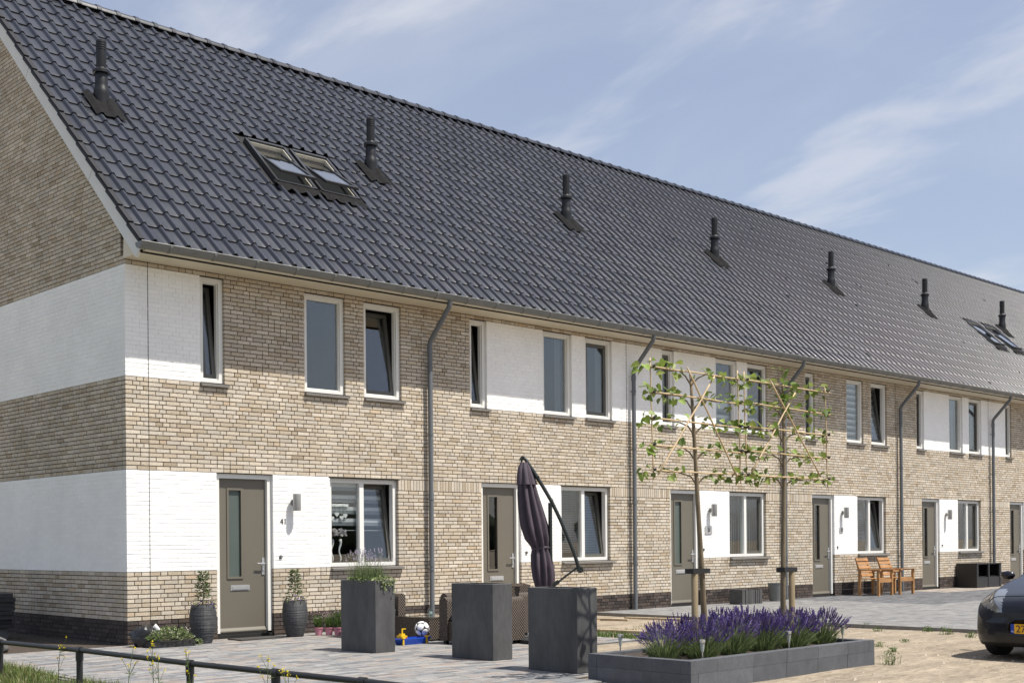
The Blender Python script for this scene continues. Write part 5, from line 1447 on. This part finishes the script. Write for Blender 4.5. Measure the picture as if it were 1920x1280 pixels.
# sparse ground cover in the sand strip and pebbles
gc = MB()
for i in range(2600):
    x, y = U(5.3, 9.4), U(-4.6, -0.3)
    if noise.noise(Vector((x * 1.1, y * 1.1, 3))) < 0.05: continue
    blade(gc, (x, y, -0.03), U(0.02, 0.06), (U(-0.03, 0.03), U(-0.03, 0.03)), 0.005, jit(random.choice([(0.20, 0.22, 0.08), (0.28, 0.25, 0.13), (0.14, 0.18, 0.05)]), 0.25))
for i in range(900):
    x, y = U(5.15, 5.75), U(-4.7, -3.2)
    blade(gc, (x, y, -0.03), U(0.05, 0.11), (U(-0.04, 0.04), U(-0.04, 0.04)), 0.005, jit(random.choice(GREENS), 0.25))
o = gc.build('ground_cover', 'leaf'); tag(o, 'sparse dry weeds in the sand strip by the planks', 'ground cover', kind='stuff')
pb = MB()
for i in range(1500):
    x, y = U(2.5, 10), U(-11, -4.7)
    if (1.0 < x < 4.4 and y > -8.7): continue
    s_ = abs(random.gauss(0, 0.009)) + 0.003; z = -0.026 + 0.013 * noise.noise(Vector((x * 0.7, y * 0.7, 0))) + 0.007 * noise.noise(Vector((x * 2.3, y * 2.3, 5)))
    n = len(pb.v); pb.v += [(x + s_, y, z), (x, y + s_, z), (x - s_, y, z), (x, y - s_, z), (x, y, z + s_ * 0.9)]
    for f in ((0, 1, 4), (1, 2, 4), (2, 3, 4), (3, 0, 4)): pb.f.append(tuple(n + q for q in f)); pb.c.append((1, 1, 1)); pb.m.append(0)
o = pb.build('gravel', 'pebble'); tag(o, 'loose pebbles scattered over the pale sand', 'gravel', kind='stuff')

# ---- car
def car(fx, fy, ang, S):
    t = thing('parked_car', 'dark blue hatchback with yellow licence plate parked at the right edge', 'car', (fx, fy, -0.028), rz=ang)
    # stations along x (forward +, front axle at 0): half-width, sill z, belt..., top z of centre line
    st = [  # x, bottom z, half width at mid, shoulder z, centre top z, top half width
        (0.80, 0.30, 0.30, 0.44, 0.50, 0.20), (0.77, 0.21, 0.56, 0.46, 0.60, 0.36), (0.70, 0.17, 0.70, 0.52, 0.70, 0.48), (0.58, 0.16, 0.785, 0.60, 0.765, 0.56), (0.40, 0.16, 0.835, 0.68, 0.82, 0.62),
        (0.15, 0.17, 0.85, 0.76, 0.885, 0.65), (-0.10, 0.17, 0.855, 0.82, 0.94, 0.66), (-0.32, 0.17, 0.86, 0.85, 0.99, 0.66), (-0.62, 0.17, 0.86, 0.88, 1.17, 0.60), (-0.95, 0.17, 0.86, 0.90, 1.36, 0.57),
        (-1.35, 0.17, 0.86, 0.92, 1.44, 0.56), (-1.9, 0.17, 0.86, 0.95, 1.45, 0.56), (-2.45, 0.18, 0.86, 0.98, 1.41, 0.55), (-2.80, 0.20, 0.84, 1.0, 1.30, 0.54), (-3.02, 0.25, 0.80, 0.98, 1.10, 0.56), (-3.12, 0.30, 0.74, 0.80, 0.88, 0.55)]
    def cr(p0, p1, p2, p3, u): return 0.5 * ((2 * p1) + (-p0 + p2) * u + (2 * p0 - 5 * p1 + 4 * p2 - p3) * u * u + (-p0 + 3 * p1 - 3 * p2 + p3) * u ** 3)
    def samp(v):
        i = min(int(v), len(st) - 2); u = v - i
        return [cr(st[max(i - 1, 0)][k], st[i][k], st[i + 1][k], st[min(i + 2, len(st) - 1)][k], u) for k in range(6)]
    def section(v):
        x, zb, hw, zs, zt, tw = samp(v)
        P = [(0.0, zb), (hw * 0.80, zb), (hw * 0.96, zb + 0.05), (hw, (zb + zs) / 2), (hw * 0.985, zs - 0.03), (hw * 0.955, zs), (tw + (hw - tw) * 0.30, zs + (zt - zs) * 0.52), (tw, zt - 0.05 * min(1, (zt - zs) * 3)), (tw * 0.72, zt - 0.012), (tw * 0.35, zt - 0.002), (0, zt)]
        return x, P
    NV, NS = 150, 60
    grid = []
    for a in range(NV + 1):
        v = (len(st) - 1) * (a / NV) ** 1.25
        x, P = section(v); row = []
        for b in range(NS + 1):
            s_ = (len(P) - 1) * b / NS; i = min(int(s_), len(P) - 2); u = s_ - i
            g = lambda k, c: P[max(0, min(len(P) - 1, k))][c]
            row.append((x, max(0, cr(g(i - 1, 0), g(i, 0), g(i + 1, 0), g(i + 2, 0), u)), cr(g(i - 1, 1), g(i, 1), g(i + 1, 1), g(i + 2, 1), u)))
        grid.append(row)
    parts = {k: MB() for k in ('body', 'windscreen', 'side_window', 'headlight', 'grille', 'lower_grille', 'bumper_trim')}
    def cls(c):
        x, y, z = c
        for wx in (0.0, -2.36):
            if (x - wx) ** 2 + (z - 0.29) ** 2 < 0.335 ** 2 and y > 0.60: return None
        zc = 0.0
        if -0.92 < x < -0.36 and z > 0.985 - 0.0 and y < 0.60 and z > 0.60 - x * 1.02 - 0.05: 
            if y < 0.575: return 'windscreen'
        if -2.6 < x < -0.62 and 0.955 < z < 1.33 and y > 0.55 and z < 0.70 - x * 0.95: return 'side_window'
        if x > 0.33 and z > 0.565 and y > 0.40 + (0.72 - x) * 0.30:
            if z > 0.56 + (y - 0.45) * 0.28 and z < 0.745 + (0.62 - x) * 0.42 and y < 0.815: return 'headlight'
        if x > 0.62 and 0.505 < z < 0.565 and y < 0.50: return 'grille'
        if x > 0.55 and 0.22 < z < 0.335 and y < 0.46: return 'lower_grille'
        if x > 0.5 and 0.30 < z < 0.40 and 0.60 < y < 0.74 : return 'lower_grille'
        if z < 0.215: return 'bumper_trim'
        return 'body'
    for sgn in (1, -1):
        for a in range(NV):
            for b in range(NS):
                q = [grid[a][b], grid[a + 1][b], grid[a + 1][b + 1], grid[a][b + 1]]
                c_ = (sum(p[0] for p in q) / 4, sum(p[1] for p in q) / 4, sum(p[2] for p in q) / 4); k = cls(c_)
                if k is None: continue
                pts = [(p[0], sgn * p[1], p[2]) for p in q]
                if sgn == -1: pts = pts[::-1]
                parts[k].quad(pts)
        for row in (grid[0], grid[-1]): parts['body'].quad([(p[0], sgn * p[1], p[2]) for p in row])
    mats = {'body': 'car_paint', 'windscreen': 'car_glass', 'side_window': 'car_glass', 'headlight': 'car_lamp', 'grille': 'car_black', 'lower_grille': 'car_black', 'bumper_trim': 'car_black'}
    body = None
    for k, mb in parts.items():
        if not mb.f: continue
        mb.v = [(x * S, y * S, z * S) for x, y, z in mb.v]
        if k in ('headlight', 'side_window'):
            groups = [1, -1]
        else: groups = [0]
        for gsg in groups:
            m2 = MB()
            for f, c in zip(mb.f, mb.c):
                pts = [mb.v[i] for i in f]
                if gsg and sum(p[1] for p in pts) * gsg < 0: continue
                m2.quad(pts, c)
            o = m2.build(k, mats[k], t, smooth=True, local=True)
            bm = bmesh.new(); bm.from_mesh(o.data); bmesh.ops.remove_doubles(bm, verts=bm.verts, dist=0.0015); bm.to_mesh(o.data); bm.free()
            for p in o.data.polygons: p.use_smooth = True
    # dark cabin and underbody
    mb = MB(); mb.box(-2.9 * S, 0.55 * S, -0.72 * S, 0.72 * S, 0.22 * S, 0.60 * S); mb.build('underbody', 'car_black', t, local=True)
    mb = MB(); mb.box(-2.4 * S, -0.62 * S, -0.55 * S, 0.55 * S, 0.60 * S, 0.93 * S); mb.build('dashboard', 'car_black', t, local=True)
    for wx in (0.03, -2.36):
        for sg in (1, -1):
            y = sg * 0.775 * S; mb = MB()
            prof = [(0.19, -0.085), (0.265, -0.092), (0.285, -0.08), (0.292, -0.05), (0.293, 0.0), (0.292, 0.05), (0.285, 0.08), (0.265, 0.092), (0.19, 0.085)]
            n_ = 32
            for r_, o_ in prof:
                for k in range(n_): a = 2 * pi * k / n_; mb.v.append((wx * S + r_ * S * cos(a), y + o_ * S, 0.29 * S + r_ * S * sin(a)))
            for j in range(len(prof) - 1):
                for k in range(n_):
                    a = j * n_ + k; b = j * n_ + (k + 1) % n_; mb.f.append((a, b, b + n_, a + n_)); mb.c.append((1, 1, 1)); mb.m.append(0)
            wh = mb.build('wheel', 'rubber', t, smooth=True, local=True)
            rm = MB(); rm.tube([(wx * S, y - 0.06 * S, 0.29 * S), (wx * S, y + 0.06 * S, 0.29 * S)], 0.192 * S, 24); rm.build('rim', 'alu', wh, local=True)
    for sg in (1, -1):
        mb = MB(); mb.lathe([(0.001, -0.055), (0.06, -0.045), (0.085, 0.0), (0.07, 0.04), (0.001, 0.06)], (0, 0, 0), 14)
        mb.v = [(x * 0.7 * S - 0.50 * S, y * 1.15 * S + sg * 0.93 * S, z * S + 0.96 * S) for x, y, z in mb.v]; mb.build('mirror', 'car_paint', t, smooth=True, local=True)
    # bonnet shut lines
    row = min(range(NV + 1), key=lambda q: abs(grid[q][0][0] - 0.60)); b0 = int(NS * 0.60)
    for sgn in (1, -1):
        mb = MB(); mb.tube([(grid[row][b][0] * S, sgn * grid[row][b][1] * S, (grid[row][b][2] + 0.001) * S) for b in range(b0, NS + 1)], 0.0045, 5); mb.build('bonnet_seam', 'dark_gap', t, local=True)
        mb = MB(); rr_ = [q for q in range(row, NV + 1) if grid[q][0][0] > -0.34]; mb.tube([(grid[q][b0][0] * S, sgn * grid[q][b0][1] * S, (grid[q][b0][2] + 0.001) * S) for q in rr_], 0.0045, 5); mb.build('bonnet_seam', 'dark_gap', t, local=True)
    # plate with characters
    px_ = 0.805 * S; zc = 0.385 * S
    mb = MB(); mb.box(px_ - 0.01, px_ + 0.004, -0.247, 0.247, zc - 0.052, zc + 0.052); mb.v = [(x - 0.02 * abs(y) , y, z) for x, y, z in mb.v]; plate = mb.build('licence_plate', 'plate_yellow', t, local=True)
    mb = MB(); mb.box(px_ - 0.008, px_ + 0.0055, -0.247, -0.207, zc - 0.052, zc + 0.052); mb.v = [(x - 0.02 * abs(y) + 0.001, y, z) for x, y, z in mb.v]; mb.build('plate_band', 'plate_blue', plate, local=True)
    ORG[plate.name] = Vector((0, 0, 0))
    text_mesh('NL', 0.026, 'white_plastic', plate, 'plate_letters', (px_ + 0.0035, -0.240, zc - 0.038), (0, 1, 0), (0, 0, 1), 0.001)
    text_mesh('27-XX', 0.112, 'black_text', plate, 'plate_letters', (px_ + 0.0035, -0.188, zc - 0.038), (0, 1, 0), (0, 0, 1), 0.001)
    # oval badge
    bz = 0.585 * S; mb = MB(); n_ = 28; bx0 = 0.755 * S
    mb.prism([(0.062 * cos(2 * pi * k / n_), bz + 0.026 * sin(2 * pi * k / n_)) for k in range(n_)], 'x', bx0 - 0.02, bx0 + 0.008); bd = mb.build('badge', 'car_chrome', t, local=True)
    mb = MB(); mb.prism([(0.054 * cos(2 * pi * k / n_), bz + 0.020 * sin(2 * pi * k / n_)) for k in range(n_)], 'x', bx0 + 0.0, bx0 + 0.010); mb.build('badge_field', 'plate_blue', bd, local=True)
    ORG[bd.name] = Vector((0, 0, 0))
    text_mesh('Ford', 0.034, 'car_chrome', bd, 'badge_script', (bx0 + 0.0115, -0.036, bz - 0.010), (0, 1, 0), (0, 0, 1), 0.001, shear=0.35)
    mb = MB(); mb.bar((-0.36 * S, -0.5 * S, 1.0 * S), (-0.45 * S, 0.25 * S, 1.03 * S), 0.02, 0.015); mb.build('wiper', 'car_black', t, local=True)
    return t
car(6.32, -9.82, radians(178), 0.95)

# ---- trees far behind the viewer (seen mirrored in the windows)
random.seed(77)
ft = MB()
for i in range(46):
    x, y = -80 + 5.0 * i + U(-1.5, 1.5), -125 + U(-9, 9); h = U(4.0, 7.0)
    me_b = bmesh.new(); bmesh.ops.create_icosphere(me_b, subdivisions=3, radius=1)
    n = len(ft.v); rx = U(2.5, 4)
    for v in me_b.verts:
        k = 1 + 0.3 * noise.noise(v.co * 2.2 + Vector((i, 0, 0))) + 0.15 * noise.noise(v.co * 6 + Vector((0, i, 0)))
        ft.v.append((x + v.co.x * rx * k, y + v.co.y * rx * k, max(-0.1, h * 0.48 + v.co.z * h * 0.52 * k)))
    for f in me_b.faces: ft.f.append(tuple(n + v.index for v in f.verts)); ft.c.append((1, 1, 1)); ft.m.append(0)
    me_b.free()
o = ft.build('far_wood', 'crown_far', smooth=True); tag(o, 'far belt of dark green trees across the open field', 'trees', kind='stuff')
